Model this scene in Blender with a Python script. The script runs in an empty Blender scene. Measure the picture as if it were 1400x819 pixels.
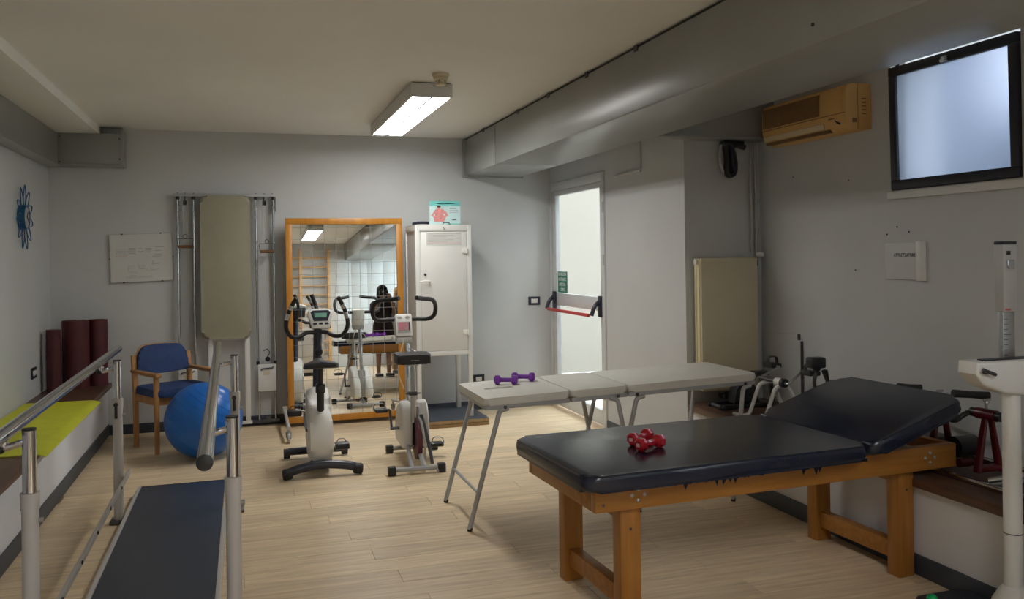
import bpy, bmesh, math, random
from mathutils import Vector, Matrix, Euler

random.seed(7)
PI = math.pi
scene = bpy.context.scene
COL = scene.collection

# ------------------------------------------------------------------ camera
cam_d = bpy.data.cameras.new('camera')
cam = bpy.data.objects.new('camera', cam_d)
COL.objects.link(cam)
YAW, ROLL = 0.3053, -0.0141
_r = Vector((math.cos(YAW), -math.sin(YAW), 0)); _u = Vector((0, 0, 1)); _f = Vector((math.sin(YAW), math.cos(YAW), 0))
_R = math.cos(ROLL) * _r + math.sin(ROLL) * _u
_U = -math.sin(ROLL) * _r + math.cos(ROLL) * _u
cam.matrix_world = Matrix(((_R.x, _U.x, -_f.x, 0), (_R.y, _U.y, -_f.y, 0), (_R.z, _U.z, -_f.z, 1.5), (0, 0, 0, 1)))
cam_d.sensor_width = 36
cam_d.lens = 1161.3 / 1400 * 36
cam_d.shift_y = -60.5 / 1400
cam_d.clip_start = 0.05
scene.camera = cam

# ------------------------------------------------------------------ world, exposure, render look
LAMP_POWER = 19.5
LAMP_POWER_REAR = 28.0
SKY_POWER = 6.0
world = bpy.data.worlds.new('world'); scene.world = world
world.use_nodes = True
_bg = world.node_tree.nodes['Background']
_bg.inputs[0].default_value = (0.90, 0.95, 1.0, 1)
_bg.inputs[1].default_value = SKY_POWER
vs = scene.view_settings
vs.view_transform = 'Standard'; vs.look = 'None'; vs.gamma = 1.0; vs.use_curve_mapping = False
vs.exposure = 0.58
cy = scene.cycles
cy.use_denoising = True
cy.max_bounces = 10; cy.diffuse_bounces = 6; cy.glossy_bounces = 5; cy.transmission_bounces = 6; cy.transparent_max_bounces = 12
cy.sample_clamp_indirect = 6.0
cy.caustics_reflective = False; cy.caustics_refractive = False

# ------------------------------------------------------------------ materials
MATS = {}
def mat(name, col, rough=0.5, metal=0.0, var=0.06, scale=8.0, bump=0.0, bscale=60.0, coat=0.0, spec=0.5, stretch=(1, 1, 1), col2=None, detail=4.0):
    if name in MATS: return MATS[name]
    m = bpy.data.materials.new(name); m.use_nodes = True
    nt = m.node_tree; N = nt.nodes; L = nt.links
    b = N['Principled BSDF']
    tc = N.new('ShaderNodeTexCoord'); mp = N.new('ShaderNodeMapping'); mp.inputs['Scale'].default_value = stretch
    nz = N.new('ShaderNodeTexNoise'); nz.inputs['Scale'].default_value = scale; nz.inputs['Detail'].default_value = detail
    rp = N.new('ShaderNodeValToRGB')
    c2 = col2 or tuple(min(1, c * (1 + var)) for c in col)
    c1 = col if col2 else tuple(c * (1 - var) for c in col)
    rp.color_ramp.elements[0].position = 0.3; rp.color_ramp.elements[1].position = 0.7
    rp.color_ramp.elements[0].color = (*c1, 1); rp.color_ramp.elements[1].color = (*c2, 1)
    L.new(tc.outputs['Object'], mp.inputs['Vector']); L.new(mp.outputs[0], nz.inputs['Vector'])
    L.new(nz.outputs['Fac'], rp.inputs[0]); L.new(rp.outputs[0], b.inputs['Base Color'])
    b.inputs['Roughness'].default_value = rough; b.inputs['Metallic'].default_value = metal
    b.inputs['Coat Weight'].default_value = coat
    b.inputs['Specular IOR Level'].default_value = spec
    if bump:
        n2 = N.new('ShaderNodeTexNoise'); n2.inputs['Scale'].default_value = bscale; n2.inputs['Detail'].default_value = 3
        bp = N.new('ShaderNodeBump'); bp.inputs['Strength'].default_value = bump; bp.inputs['Distance'].default_value = 0.01
        L.new(mp.outputs[0], n2.inputs['Vector']); L.new(n2.outputs['Fac'], bp.inputs['Height']); L.new(bp.outputs[0], b.inputs['Normal'])
    MATS[name] = m
    return m

def emis(name, col, strength):
    m = bpy.data.materials.new(name); m.use_nodes = True
    nt = m.node_tree; N = nt.nodes
    N.remove(N['Principled BSDF'])
    e = N.new('ShaderNodeEmission'); e.inputs[0].default_value = (*col, 1); e.inputs[1].default_value = strength
    nt.links.new(e.outputs[0], N['Material Output'].inputs[0])
    MATS[name] = m
    return m

def floor_mat():
    m = bpy.data.materials.new('oak_plank'); m.use_nodes = True
    nt = m.node_tree; N = nt.nodes; L = nt.links; b = N['Principled BSDF']
    tc = N.new('ShaderNodeTexCoord'); oi = N.new('ShaderNodeObjectInfo')
    add = N.new('ShaderNodeVectorMath'); add.operation = 'ADD'
    sc = N.new('ShaderNodeVectorMath'); sc.operation = 'SCALE'; sc.inputs[0].default_value = (13, 29, 0)
    L.new(oi.outputs['Random'], sc.inputs['Scale']); L.new(tc.outputs['Object'], add.inputs[0]); L.new(sc.outputs[0], add.inputs[1])
    mp = N.new('ShaderNodeMapping'); mp.inputs['Scale'].default_value = (0.9, 13, 1)
    L.new(add.outputs[0], mp.inputs[0])
    nz = N.new('ShaderNodeTexNoise'); nz.inputs['Scale'].default_value = 2.6; nz.inputs['Detail'].default_value = 8; nz.inputs['Roughness'].default_value = 0.62
    L.new(mp.outputs[0], nz.inputs['Vector'])
    rp = N.new('ShaderNodeValToRGB')
    rp.color_ramp.elements[0].position = 0.32; rp.color_ramp.elements[1].position = 0.66
    rp.color_ramp.elements[0].color = (0.57, 0.43, 0.27, 1); rp.color_ramp.elements[1].color = (0.84, 0.67, 0.45, 1)
    L.new(nz.outputs['Fac'], rp.inputs[0])
    hs = N.new('ShaderNodeHueSaturation'); mr = N.new('ShaderNodeMapRange')
    mr.inputs[3].default_value = 0.92; mr.inputs[4].default_value = 1.08
    L.new(oi.outputs['Random'], mr.inputs[0]); L.new(mr.outputs[0], hs.inputs['Value']); L.new(rp.outputs[0], hs.inputs['Color'])
    L.new(hs.outputs[0], b.inputs['Base Color'])
    b.inputs['Roughness'].default_value = 0.42
    MATS['oak_plank'] = m
    return m

def clear_glass():
    m = bpy.data.materials.new('clear_glass'); m.use_nodes = True
    nt = m.node_tree; N = nt.nodes; L = nt.links; N.remove(N['Principled BSDF'])
    t = N.new('ShaderNodeBsdfTransparent'); t.inputs[0].default_value = (0.93, 0.96, 0.95, 1)
    g = N.new('ShaderNodeBsdfGlossy'); g.inputs['Roughness'].default_value = 0.03
    fr = N.new('ShaderNodeFresnel'); fr.inputs[0].default_value = 1.45
    mx = N.new('ShaderNodeMixShader')
    ge = N.new('ShaderNodeNewGeometry'); inv = N.new('ShaderNodeMath'); inv.operation = 'SUBTRACT'; inv.inputs[0].default_value = 1.0
    ml_ = N.new('ShaderNodeMath'); ml_.operation = 'MULTIPLY'
    L.new(ge.outputs['Backfacing'], inv.inputs[1]); L.new(inv.outputs[0], ml_.inputs[0]); L.new(fr.outputs[0], ml_.inputs[1])
    L.new(ml_.outputs[0], mx.inputs[0]); L.new(t.outputs[0], mx.inputs[1]); L.new(g.outputs[0], mx.inputs[2]); L.new(mx.outputs[0], N['Material Output'].inputs[0])
    MATS['clear_glass'] = m
    return m

def frosted_glass():
    m = bpy.data.materials.new('frosted_glass'); m.use_nodes = True
    nt = m.node_tree; N = nt.nodes; L = nt.links; N.remove(N['Principled BSDF'])
    tl = N.new('ShaderNodeBsdfTranslucent'); tl.inputs[0].default_value = (0.47, 0.52, 0.58, 1)
    rf = N.new('ShaderNodeBsdfRefraction'); rf.inputs['Color'].default_value = (0.52, 0.55, 0.61, 1)
    rf.inputs['Roughness'].default_value = 0.5; rf.inputs['IOR'].default_value = 1.22
    tc = N.new('ShaderNodeTexCoord'); nz = N.new('ShaderNodeTexNoise'); nz.inputs['Scale'].default_value = 140
    bp = N.new('ShaderNodeBump'); bp.inputs['Strength'].default_value = 0.15; bp.inputs['Distance'].default_value = 0.003
    L.new(tc.outputs['Object'], nz.inputs['Vector']); L.new(nz.outputs['Fac'], bp.inputs['Height']); L.new(bp.outputs[0], rf.inputs['Normal'])
    mx = N.new('ShaderNodeMixShader'); mx.inputs[0].default_value = 0.75
    L.new(tl.outputs[0], mx.inputs[1]); L.new(rf.outputs[0], mx.inputs[2]); L.new(mx.outputs[0], N['Material Output'].inputs[0])
    MATS['frosted_glass'] = m
    return m

floor_mat(); clear_glass(); frosted_glass()
mat('sign_white', (0.60, 0.61, 0.61), 0.5, var=0.02)
mat('plaster', (0.56, 0.57, 0.575), 0.75, var=0.035, scale=1.6, bump=0.06, bscale=35)
mat('ceiling_paint', (0.84, 0.83, 0.80), 0.85, var=0.03, scale=1.1, bump=0.04, bscale=40)
mat('bench_plaster', (0.70, 0.70, 0.72), 0.7, var=0.04, scale=2.5, bump=0.06, bscale=35)
mat('baseboard_rubber', (0.045, 0.055, 0.075), 0.5, var=0.2, scale=6)
mat('bench_wood', (0.075, 0.035, 0.022), 0.42, col2=(0.14, 0.068, 0.04), scale=3, stretch=(9, 1, 9))
mat('duct_paint', (0.29, 0.30, 0.285), 0.3, var=0.05, scale=3, spec=0.4)
mat('black_seal', (0.02, 0.02, 0.02), 0.6)
mat('white_enamel', (0.70, 0.70, 0.685), 0.35, var=0.03, scale=4)
mat('white_plastic', (0.74, 0.73, 0.70), 0.4, var=0.04, scale=5)
mat('lamp_white', (0.62, 0.62, 0.60), 0.45, var=0.03)
mat('grey_plastic', (0.42, 0.42, 0.41), 0.45, var=0.05)
mat('cream_plastic', (0.62, 0.54, 0.38), 0.5, var=0.05)
mat('aged_plastic', (0.62, 0.36, 0.115), 0.45, var=0.07, scale=3)
mat('aged_grille', (0.20, 0.105, 0.04), 0.6, var=0.1, scale=20)
mat('aged_vane', (0.62, 0.50, 0.30), 0.45, var=0.05)
mat('radiator_cream', (0.60, 0.53, 0.38), 0.4, var=0.03)
mat('radiator_side', (0.72, 0.64, 0.42), 0.4, var=0.03)
mat('chrome', (0.62, 0.63, 0.66), 0.14, 1.0, var=0.04, scale=12)
mat('brushed_steel', (0.50, 0.51, 0.52), 0.32, 1.0, var=0.06, scale=12)
mat('dark_steel', (0.10, 0.10, 0.11), 0.4, 0.6, var=0.1)
mat('post_white', (0.50, 0.475, 0.455), 0.38, var=0.03)
mat('table_grey', (0.42, 0.43, 0.45), 0.35, var=0.04)
mat('black_rubber', (0.016, 0.016, 0.018), 0.55, var=0.2)
mat('black_plastic', (0.02, 0.021, 0.026), 0.38, var=0.15)
mat('navy_plastic', (0.022, 0.025, 0.045), 0.33, var=0.15)
mat('walkway_vinyl', (0.038, 0.046, 0.068), 0.33, var=0.12, scale=5)
mat('navy_vinyl', (0.009, 0.014, 0.032), 0.24, var=0.15, scale=4, bump=0.05, bscale=90, spec=0.55)
mat('cream_vinyl', (0.70, 0.69, 0.64), 0.42, var=0.03, bump=0.04, bscale=120)
mat('olive_vinyl', (0.31, 0.29, 0.215), 0.45, var=0.04, bump=0.05, bscale=90)
mat('table_wood', (0.30, 0.120, 0.018), 0.4, col2=(0.42, 0.185, 0.036), scale=3, stretch=(1.2, 12, 12))
mat('leg_wood', (0.30, 0.120, 0.018), 0.4, col2=(0.42, 0.185, 0.036), scale=3, stretch=(12, 12, 1.2))
mat('mirror_wood', (0.44, 0.175, 0.016), 0.38, col2=(0.56, 0.245, 0.032), scale=3, stretch=(7, 7, 1.5))
mat('chair_wood', (0.36, 0.17, 0.055), 0.42, col2=(0.50, 0.26, 0.10), scale=4, stretch=(9, 9, 1.5))
mat('bar_wood', (0.60, 0.37, 0.17), 0.45, col2=(0.72, 0.47, 0.24), scale=4, stretch=(1.5, 9, 9))
mat('handle_wood', (0.16, 0.075, 0.03), 0.45, var=0.15)
mat('mirror_silver', (0.86, 0.88, 0.87), 0.005, 1.0, var=0.0)
mat('grid_grey', (0.28, 0.30, 0.30), 0.6)
mat('chair_blue', (0.02, 0.05, 0.16), 0.75, var=0.15, scale=40, bump=0.1, bscale=200)
mat('ball_blue', (0.010, 0.13, 0.50), 0.3, var=0.06, scale=3)
mat('roll_red', (0.075, 0.010, 0.014), 0.6, var=0.15, scale=9, bump=0.1, bscale=80)
mat('mat_yellow', (0.60, 0.62, 0.025), 0.6, var=0.05, scale=9, bump=0.1, bscale=150)
mat('red_gloss', (0.42, 0.008, 0.018), 0.16, var=0.06, coat=0.5)
mat('red_paint', (0.10, 0.005, 0.010), 0.35, var=0.1)
mat('purple_vinyl', (0.21, 0.04, 0.42), 0.3, var=0.08)
mat('maroon', (0.11, 0.015, 0.035), 0.4, var=0.1)
mat('pink_screen', (0.62, 0.20, 0.26), 0.3, col2=(0.35, 0.28, 0.27), scale=14)
mat('lcd_green', (0.20, 0.42, 0.34), 0.25, var=0.08)
mat('push_red', (0.52, 0.05, 0.05), 0.4, var=0.06)
mat('sign_green', (0.0, 0.20, 0.12), 0.4, var=0.06)
mat('print_white', (0.80, 0.82, 0.80), 0.6)
mat('print_dark', (0.04, 0.04, 0.045), 0.7)
mat('print_grey', (0.42, 0.42, 0.43), 0.7, var=0.1, scale=50)
mat('print_red', (0.50, 0.13, 0.12), 0.7)
mat('print_pink', (0.72, 0.45, 0.45), 0.7)
mat('paper', (0.62, 0.62, 0.60), 0.7, var=0.02)
mat('poster_teal', (0.16, 0.52, 0.50), 0.5, var=0.06)
mat('poster_pale', (0.50, 0.68, 0.68), 0.5, var=0.08)
mat('poster_skin', (0.62, 0.25, 0.24), 0.5, var=0.2, scale=30)
mat('poster_hair', (0.06, 0.03, 0.025), 0.5)
mat('clock_blue', (0.010, 0.055, 0.24), 0.3, col2=(0.01, 0.13, 0.22), scale=9)
mat('clock_face', (0.34, 0.33, 0.36), 0.3, var=0.05)
mat('window_black', (0.018, 0.020, 0.030), 0.4, var=0.15)
mat('door_alu', (0.62, 0.63, 0.64), 0.35, 0.0, var=0.03)
mat('outside_wall', (0.195, 0.177, 0.150), 0.8, var=0.03, scale=1.5)
mat('outside_ground', (0.55, 0.54, 0.52), 0.85, var=0.06, scale=3)
mat('cardboard_edge', (0.30, 0.19, 0.085), 0.6, var=0.25, scale=20)
mat('tile_white', (0.70, 0.74, 0.76), 0.25, var=0.03)
mat('skin', (0.45, 0.27, 0.19), 0.55, var=0.06)
mat('hair_black', (0.012, 0.010, 0.010), 0.5)
mat('dress_dark', (0.030, 0.016, 0.020), 0.8, var=0.2)
mat('trousers_beige', (0.35, 0.25, 0.16), 0.8, var=0.1)
mat('shirt_grey', (0.25, 0.26, 0.27), 0.8, var=0.1)
mat('bright_green', (0.0, 0.42, 0.13), 0.3, var=0.05)
mat('blue_plastic', (0.015, 0.05, 0.45), 0.35, var=0.05)
emis('tube_light', (1.0, 0.985, 0.94), LAMP_POWER)
emis('tube_light_rear', (1.0, 0.985, 0.97), LAMP_POWER_REAR)
mat('pane_dimmer', (0.13, 0.155, 0.20), 0.9, var=0.1, scale=2)
M = MATS

# ------------------------------------------------------------------ geometry helpers
def new(): return bmesh.new()

def _merge(bm, t, mtx=None):
    if mtx is not None: bmesh.ops.transform(t, matrix=mtx, verts=t.verts)
    me = bpy.data.meshes.new('tmp'); t.to_mesh(me); t.free(); bm.from_mesh(me); bpy.data.meshes.remove(me)
    return bm

def box(bm, x0, x1, y0, y1, z0, z1, bev=0.0, seg=2, mtx=None):
    t = bmesh.new(); bmesh.ops.create_cube(t, size=1.0)
    s = Matrix.Diagonal((abs(x1 - x0), abs(y1 - y0), abs(z1 - z0), 1))
    bmesh.ops.transform(t, matrix=Matrix.Translation(((x0 + x1) / 2, (y0 + y1) / 2, (z0 + z1) / 2)) @ s, verts=t.verts)
    if bev > 0:
        bmesh.ops.bevel(t, geom=list(t.edges), offset=bev, segments=seg, profile=0.5, affect='EDGES')
    return _merge(bm, t, mtx)

def slab(bm, pts, z0, z1, bev=0.0, seg=2, mtx=None, top_only=False):
    """prism of the outline pts (xy, counter-clockwise) from z0 to z1"""
    t = bmesh.new()
    a = [t.verts.new((p[0], p[1], z0)) for p in pts]; b = [t.verts.new((p[0], p[1], z1)) for p in pts]
    n = len(pts)
    t.faces.new(list(reversed(a))); t.faces.new(b)
    for i in range(n): t.faces.new((a[i], a[(i + 1) % n], b[(i + 1) % n], b[i]))
    if bev > 0:
        es = [e for e in t.edges if abs(e.verts[0].co.z - e.verts[1].co.z) < 1e-6]
        bmesh.ops.bevel(t, geom=es, offset=bev, segments=seg, profile=0.5, affect='EDGES')
    return _merge(bm, t, mtx)

def rrect(x0, x1, y0, y1, r, n=5):
    out = []
    for cx, cy_, a0 in ((x1 - r, y1 - r, 0), (x0 + r, y1 - r, 90), (x0 + r, y0 + r, 180), (x1 - r, y0 + r, 270)):
        for i in range(n + 1):
            a = math.radians(a0 + 90 * i / n); out.append((cx + r * math.cos(a), cy_ + r * math.sin(a)))
    return out

def curve(pts, k=6, closed=False):
    P = [Vector(p) for p in pts]; n = len(P); out = []
    rng = range(n) if closed else range(n - 1)
    for i in rng:
        if closed: a, b, c, d = P[(i - 1) % n], P[i], P[(i + 1) % n], P[(i + 2) % n]
        else: a, b, c, d = P[max(i - 1, 0)], P[i], P[i + 1], P[min(i + 2, n - 1)]
        for j in range(k):
            t = j / k
            out.append(0.5 * ((2 * b) + (c - a) * t + (2 * a - 5 * b + 4 * c - d) * t * t + (3 * b - a - 3 * c + d) * t ** 3))
    if not closed: out.append(P[-1])
    return out

def bend(pts, r=0.03, k=5):
    """polyline with rounded corners"""
    P = [Vector(p) for p in pts]; out = [P[0]]
    for i in range(1, len(P) - 1):
        a, b, c = P[i - 1], P[i], P[i + 1]
        ra = min(r, (a - b).length * 0.49, (c - b).length * 0.49)
        s = b + (a - b).normalized() * ra; e = b + (c - b).normalized() * ra
        for j in range(k + 1):
            t = j / k; out.append(s * (1 - t) ** 2 + b * 2 * t * (1 - t) + e * t * t)
    out.append(P[-1])
    return out

def tube(bm, pts, r, n=10, closed=False, flat=None):
    """sweep of a circle (or ellipse: flat = (a, b) factors) along pts; r may be a list"""
    P = [Vector(p) for p in pts]; m = len(P)
    rs = r if isinstance(r, (list, tuple)) else [r] * m
    T = []
    for i in range(m):
        a = P[(i - 1) % m] if (closed or i > 0) else P[i]
        b = P[(i + 1) % m] if (closed or i < m - 1) else P[i]
        T.append((b - a).normalized())
    ref = Vector((0, 0, 1)) if abs(T[0].z) < 0.9 else Vector((1, 0, 0))
    u = T[0].cross(ref).normalized(); rings = []
    fa, fb = flat or (1, 1)
    for i in range(m):
        if i: u = (u - T[i] * u.dot(T[i])).normalized()
        v = T[i].cross(u)
        rings.append([bm.verts.new(P[i] + rs[i] * (fa * math.cos(2 * PI * j / n) * u + fb * math.sin(2 * PI * j / n) * v)) for j in range(n)])
    for i in range(m if closed else m - 1):
        A, B = rings[i], rings[(i + 1) % m]
        for j in range(n): bm.faces.new((A[j], A[(j + 1) % n], B[(j + 1) % n], B[j]))
    if not closed:
        bm.faces.new(list(reversed(rings[0]))); bm.faces.new(rings[-1])
    return bm

def cyl(bm, a, b, r, r2=None, n=14):
    return tube(bm, [a, b], [r, r if r2 is None else r2], n)

def lathe(bm, prof, n=20, mtx=None):
    """prof: (radius, z) pairs turned about z"""
    t = bmesh.new(); rings = []
    for r, z in prof:
        if r < 1e-5: rings.append([t.verts.new((0, 0, z))])
        else: rings.append([t.verts.new((r * math.cos(2 * PI * j / n), r * math.sin(2 * PI * j / n), z)) for j in range(n)])
    for A, B in zip(rings, rings[1:]):
        for j in range(n):
            k = (j + 1) % n
            if len(A) == 1 and len(B) == 1: continue
            if len(A) == 1: t.faces.new((A[0], B[k], B[j]))
            elif len(B) == 1: t.faces.new((A[j], A[k], B[0]))
            else: t.faces.new((A[j], A[k], B[k], B[j]))
    if len(rings[0]) > 1: t.faces.new(list(reversed(rings[0])))
    if len(rings[-1]) > 1: t.faces.new(rings[-1])
    return _merge(bm, t, mtx)

def axis_mtx(o, d):
    d = Vector(d).normalized(); q = d.to_track_quat('Z', 'Y')
    return Matrix.Translation(o) @ q.to_matrix().to_4x4()

def ball(bm, c, r, seg=16, mtx=None):
    rr = r if isinstance(r, (tuple, list)) else (r, r, r)
    t = bmesh.new(); bmesh.ops.create_uvsphere(t, u_segments=seg, v_segments=max(6, seg // 2), radius=1)
    return _merge(bm, t, (mtx or Matrix()) @ Matrix.Translation(c) @ Matrix.Diagonal((*rr, 1)))

def quad(bm, a, b, c, d):
    bm.faces.new([bm.verts.new(p) for p in (a, b, c, d)]); return bm

# ------------------------------------------------------------------ objects
def mesh_from(name, bm, m):
    bmesh.ops.recalc_face_normals(bm, faces=bm.faces)
    me = bpy.data.meshes.new(name); bm.to_mesh(me); bm.free()
    me.materials.append(m if not isinstance(m, str) else M[m])
    for p in me.polygons: p.use_smooth = True
    me.set_sharp_from_angle(angle=math.radians(38))
    return me

def tag(o, label, cat, group=None, kind=None):
    o['label'] = label; o['category'] = cat
    if group: o['group'] = group
    if kind: o['kind'] = kind
    return o

def thing(name, label, cat, loc=(0, 0, 0), rotz=0.0, group=None):
    o = bpy.data.objects.new(name, None); COL.objects.link(o)
    o.empty_display_size = 0.1
    o.location = loc; o.rotation_euler = (0, 0, rotz)
    return tag(o, label, cat, group)

def part(name, bm, m, parent, world=False, label=None):
    """a mesh part; world=True: the bmesh is in world coordinates and the (unrotated) parent's place is taken off"""
    if world:
        o = parent; off = Vector((0, 0, 0))
        while o: off += o.location; o = o.parent
        bmesh.ops.translate(bm, vec=-off, verts=bm.verts)
    o = bpy.data.objects.new(name, mesh_from(name, bm, m)); COL.objects.link(o)
    o.parent = parent
    if label: o['label'] = label
    return o

def single(name, bm, m, label, cat, group=None, kind=None, loc=(0, 0, 0), rotz=0.0):
    """a thing that is one mesh; the bmesh is in world coordinates around loc"""
    if rotz == 0 and loc != (0, 0, 0): bmesh.ops.translate(bm, vec=-Vector(loc), verts=bm.verts)
    o = bpy.data.objects.new(name, mesh_from(name, bm, m)); COL.objects.link(o)
    o.location = loc; o.rotation_euler = (0, 0, rotz)
    return tag(o, label, cat, group, kind)

def struct(name, bm, m, label, cat, parent=None):
    o = bpy.data.objects.new(name, mesh_from(name, bm, m)); COL.objects.link(o)
    if parent: o.parent = parent
    else: tag(o, label, cat, kind='structure')
    return o

def copy_part(src, parent, loc=None):
    c = src.copy(); COL.objects.link(c); c.parent = parent
    if loc is not None: c.location = loc
    return c

def copy_thing(src, loc, rotz=0.0, label=None):
    r = src.copy(); COL.objects.link(r); r.location = loc; r.rotation_euler = (0, 0, rotz)
    if label: r['label'] = label
    for ch in list(src.children):
        c = copy_part(ch, r)
        for g in list(ch.children): copy_part(g, c)
    return r

FONT = None
def lettering(name, text, size, parent, mtx, m='print_dark', width=None, label=None):
    """flat letters, converted to a thin mesh"""
    cu = bpy.data.curves.new('letters', 'FONT'); cu.body = text; cu.size = size; cu.extrude = 0.0004
    cu.align_x = 'CENTER'; cu.align_y = 'CENTER'; cu.resolution_u = 3; cu.offset = size * 0.012
    o = bpy.data.objects.new('letters', cu); COL.objects.link(o)
    dg = bpy.context.evaluated_depsgraph_get(); me = bpy.data.meshes.new_from_object(o.evaluated_get(dg))
    bpy.data.objects.remove(o); bpy.data.curves.remove(cu)
    sx = 1.0
    if width:
        xs = [v.co.x for v in me.vertices]; sx = width / (max(xs) - min(xs))
    me.transform(mtx @ Matrix.Diagonal((sx, 1, 1, 1)))
    me.materials.clear(); me.materials.append(M[m])
    ob = bpy.data.objects.new(name, me); COL.objects.link(ob); ob.parent = parent
    if label: ob['label'] = label
    return ob
# ================================================================== THE ROOM
YB, YR = 8.02, -2.75          # back wall, wall behind the camera
XL, XR = -1.57, 3.545         # left wall, right wall
XD = 2.935                    # wall with the glass door
ZC = 2.64

# ---- floor: boards running along x, each its own piece
b = new(); box(b, XL - .2, 3.2, YR - .2, YB + .2, -.12, -.014); box(b, 3.2, 3.9, YR - .2, 6.655, -.12, -.014)
floor = struct('floor', b, 'cardboard_edge', 'pale oak plank floor of the exercise room', 'floor')
PW, PL = 0.165, 1.32
def plank_mesh(l):
    b = new(); box(b, -l / 2, l / 2, -PW / 2 + .0006, PW / 2 - .0006, -.014, 0, bev=.0012, seg=1)
    return mesh_from('plank', b, 'oak_plank')
_pm = {}
y = YB - PW / 2; row = 0
while y > 2.2:
    x = XL - .02 - (row * 0.47 % 1.0) * PL
    xe = XD + .06
    while x < xe:
        a0, a1 = max(x, XL + .42), min(x + PL, xe)
        l = round(a1 - a0 - .0012, 3)
        if l > 0.05:
            if l not in _pm: _pm[l] = plank_mesh(l)
            o = bpy.data.objects.new('plank', _pm[l]); COL.objects.link(o); o.parent = floor
            o.location = ((a0 + a1) / 2, y, 0)
        x += PL
    y -= PW; row += 1
b = new(); box(b, XL, XR, YR, y + PW / 2 - .0006, -.014, 0)
o = struct('plank_field', b, 'oak_plank', '', '', floor); o['kind'] = 'stuff'

# ---- walls and ceiling
b = new(); box(b, XL - .2, XD + .06, YB, YB + .2, 0, ZC + .1)
struct('wall_back', b, 'plaster', 'white plaster back wall behind the mirror and cabinet', 'wall')
b = new(); box(b, XL - .2, XL, YR - .2, YB, 0, ZC + .1)
struct('wall_left', b, 'plaster', 'white plaster wall with the blue flower clock', 'wall')
b = new(); box(b, XL, 3.9, YR - .2, YR, 0, ZC + .1)
wr = struct('wall_rear', b, 'plaster', 'white wall opposite the mirror carrying the wall bars', 'wall')
b = new(); box(b, XL - .2, 3.9, YR - .2, 6.655, ZC, ZC + .2); box(b, XL - .2, 3.2, 6.655, YB + .2, ZC, ZC + .2)
struct('ceiling', b, 'ceiling_paint', 'plain off white ceiling above the exercise room', 'ceiling')
# wall with the door and the alcove pier
b = new()
box(b, XD, 3.9, 5.29, 6.655, 0, ZC)
box(b, XD, 3.2, 6.655, YB, 2.21, ZC)
struct('wall_right_door', b, 'plaster', 'white wall pier between glass door and radiator alcove', 'wall')
b = new()                                                 # L-shaped moulding on the pier
box(b, XD - .018, XD, 5.955, 6.43, 2.13, 2.15, bev=.004)
box(b, XD - .018, XD, 5.955, 5.975, 2.15, 2.38, bev=.004)
struct('trim_1', b, 'plaster', 'thin white L shaped moulding beside the duct above the pier', 'trim')
# right wall with the window hole
WY0, WY1, WZ0, WZ1 = 3.13, 3.985, 1.838, 2.625
b = new()
box(b, XR, 3.9, YR, -2.6, 0, ZC); box(b, XR, 3.9, -.3, WY0, 0, ZC); box(b, XR, 3.9, -2.6, -.3, 0, .95); box(b, XR, 3.9, -2.6, -.3, 2.5, ZC); box(b, XR, 3.9, WY1, 5.29, 0, ZC)
box(b, XR, 3.9, WY0, WY1, 0, WZ0); box(b, XR, 3.9, WY0, WY1, WZ1, ZC)
struct('wall_right', b, 'plaster', 'grey white wall with the small high window and air conditioner', 'wall')
b = new()
for (yy, zz) in ((4.35, 1.93), (3.86, 1.60), (4.03, 1.59), (4.3, 1.38), (4.9, 2.0), (3.95, 1.63)):
    cyl(b, (XR - .003, yy, zz), (XR + .002, yy, zz), .005, n=8)
struct('trim_2', b, 'print_dark', 'small dark nail holes in the grey white wall by the sign box', 'nail hole')

# ---- beam on the left
b = new(); box(b, XL, -1.155, YR, 7.93, 2.573, ZC)
struct('beam_left', b, 'ceiling_paint', 'shallow white ceiling beam along the left wall', 'beam')

# ---- baseboards
b = new(); box(b, XL, XD, YB - .012, YB, 0, .085, bev=.002)
struct('baseboard_back', b, 'baseboard_rubber', 'dark rubber baseboard along the back wall', 'baseboard')
b = new(); box(b, -1.137, -1.125, YR, YB - .012, 0, .095, bev=.002)
struct('baseboard_left', b, 'baseboard_rubber', 'dark rubber baseboard along the low bench with the yellow mat', 'baseboard')
b = new(); box(b, 2.938, 2.95, YR, 5.27, 0, .095, bev=.002)
struct('baseboard_right', b, 'baseboard_rubber', 'dark rubber baseboard along the low bench with the exercisers', 'baseboard')
b = new(); box(b, XD - .012, XD, 5.278, 6.655, 0, .085, bev=.002)
struct('baseboard_door', b, 'baseboard_rubber', 'dark rubber baseboard along the pier beside the door', 'baseboard')

# ---- built-in benches
t = thing('low_bench', 'low white plastered bench with dark wood slab along the clock wall', 'bench', (-1.35, 2.6, 0)); t['kind'] = 'structure'
b = new(); box(b, XL, -1.137, YR, YB, 0, .408); part('base', b, 'bench_plaster', t, True)
b = new(); box(b, XL, -1.100, YR, YB, .408, .452, bev=.008); part('wood_slab', b, 'bench_wood', t, True)
t = thing('low_bench', 'low white plastered bench with dark wood slab under the high window', 'bench', (3.25, 1.2, 0)); t['kind'] = 'structure'
b = new(); box(b, 2.95, XR, YR, 5.29, 0, .408); part('base', b, 'bench_plaster', t, True)
b = new(); slab(b, [(2.915, YR), (XR, YR), (XR, 5.285), (2.975, 5.285), (2.93, 5.265), (2.915, 5.21)], .408, .452, bev=.008); part('wood_slab', b, 'bench_wood', t, True)

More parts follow.
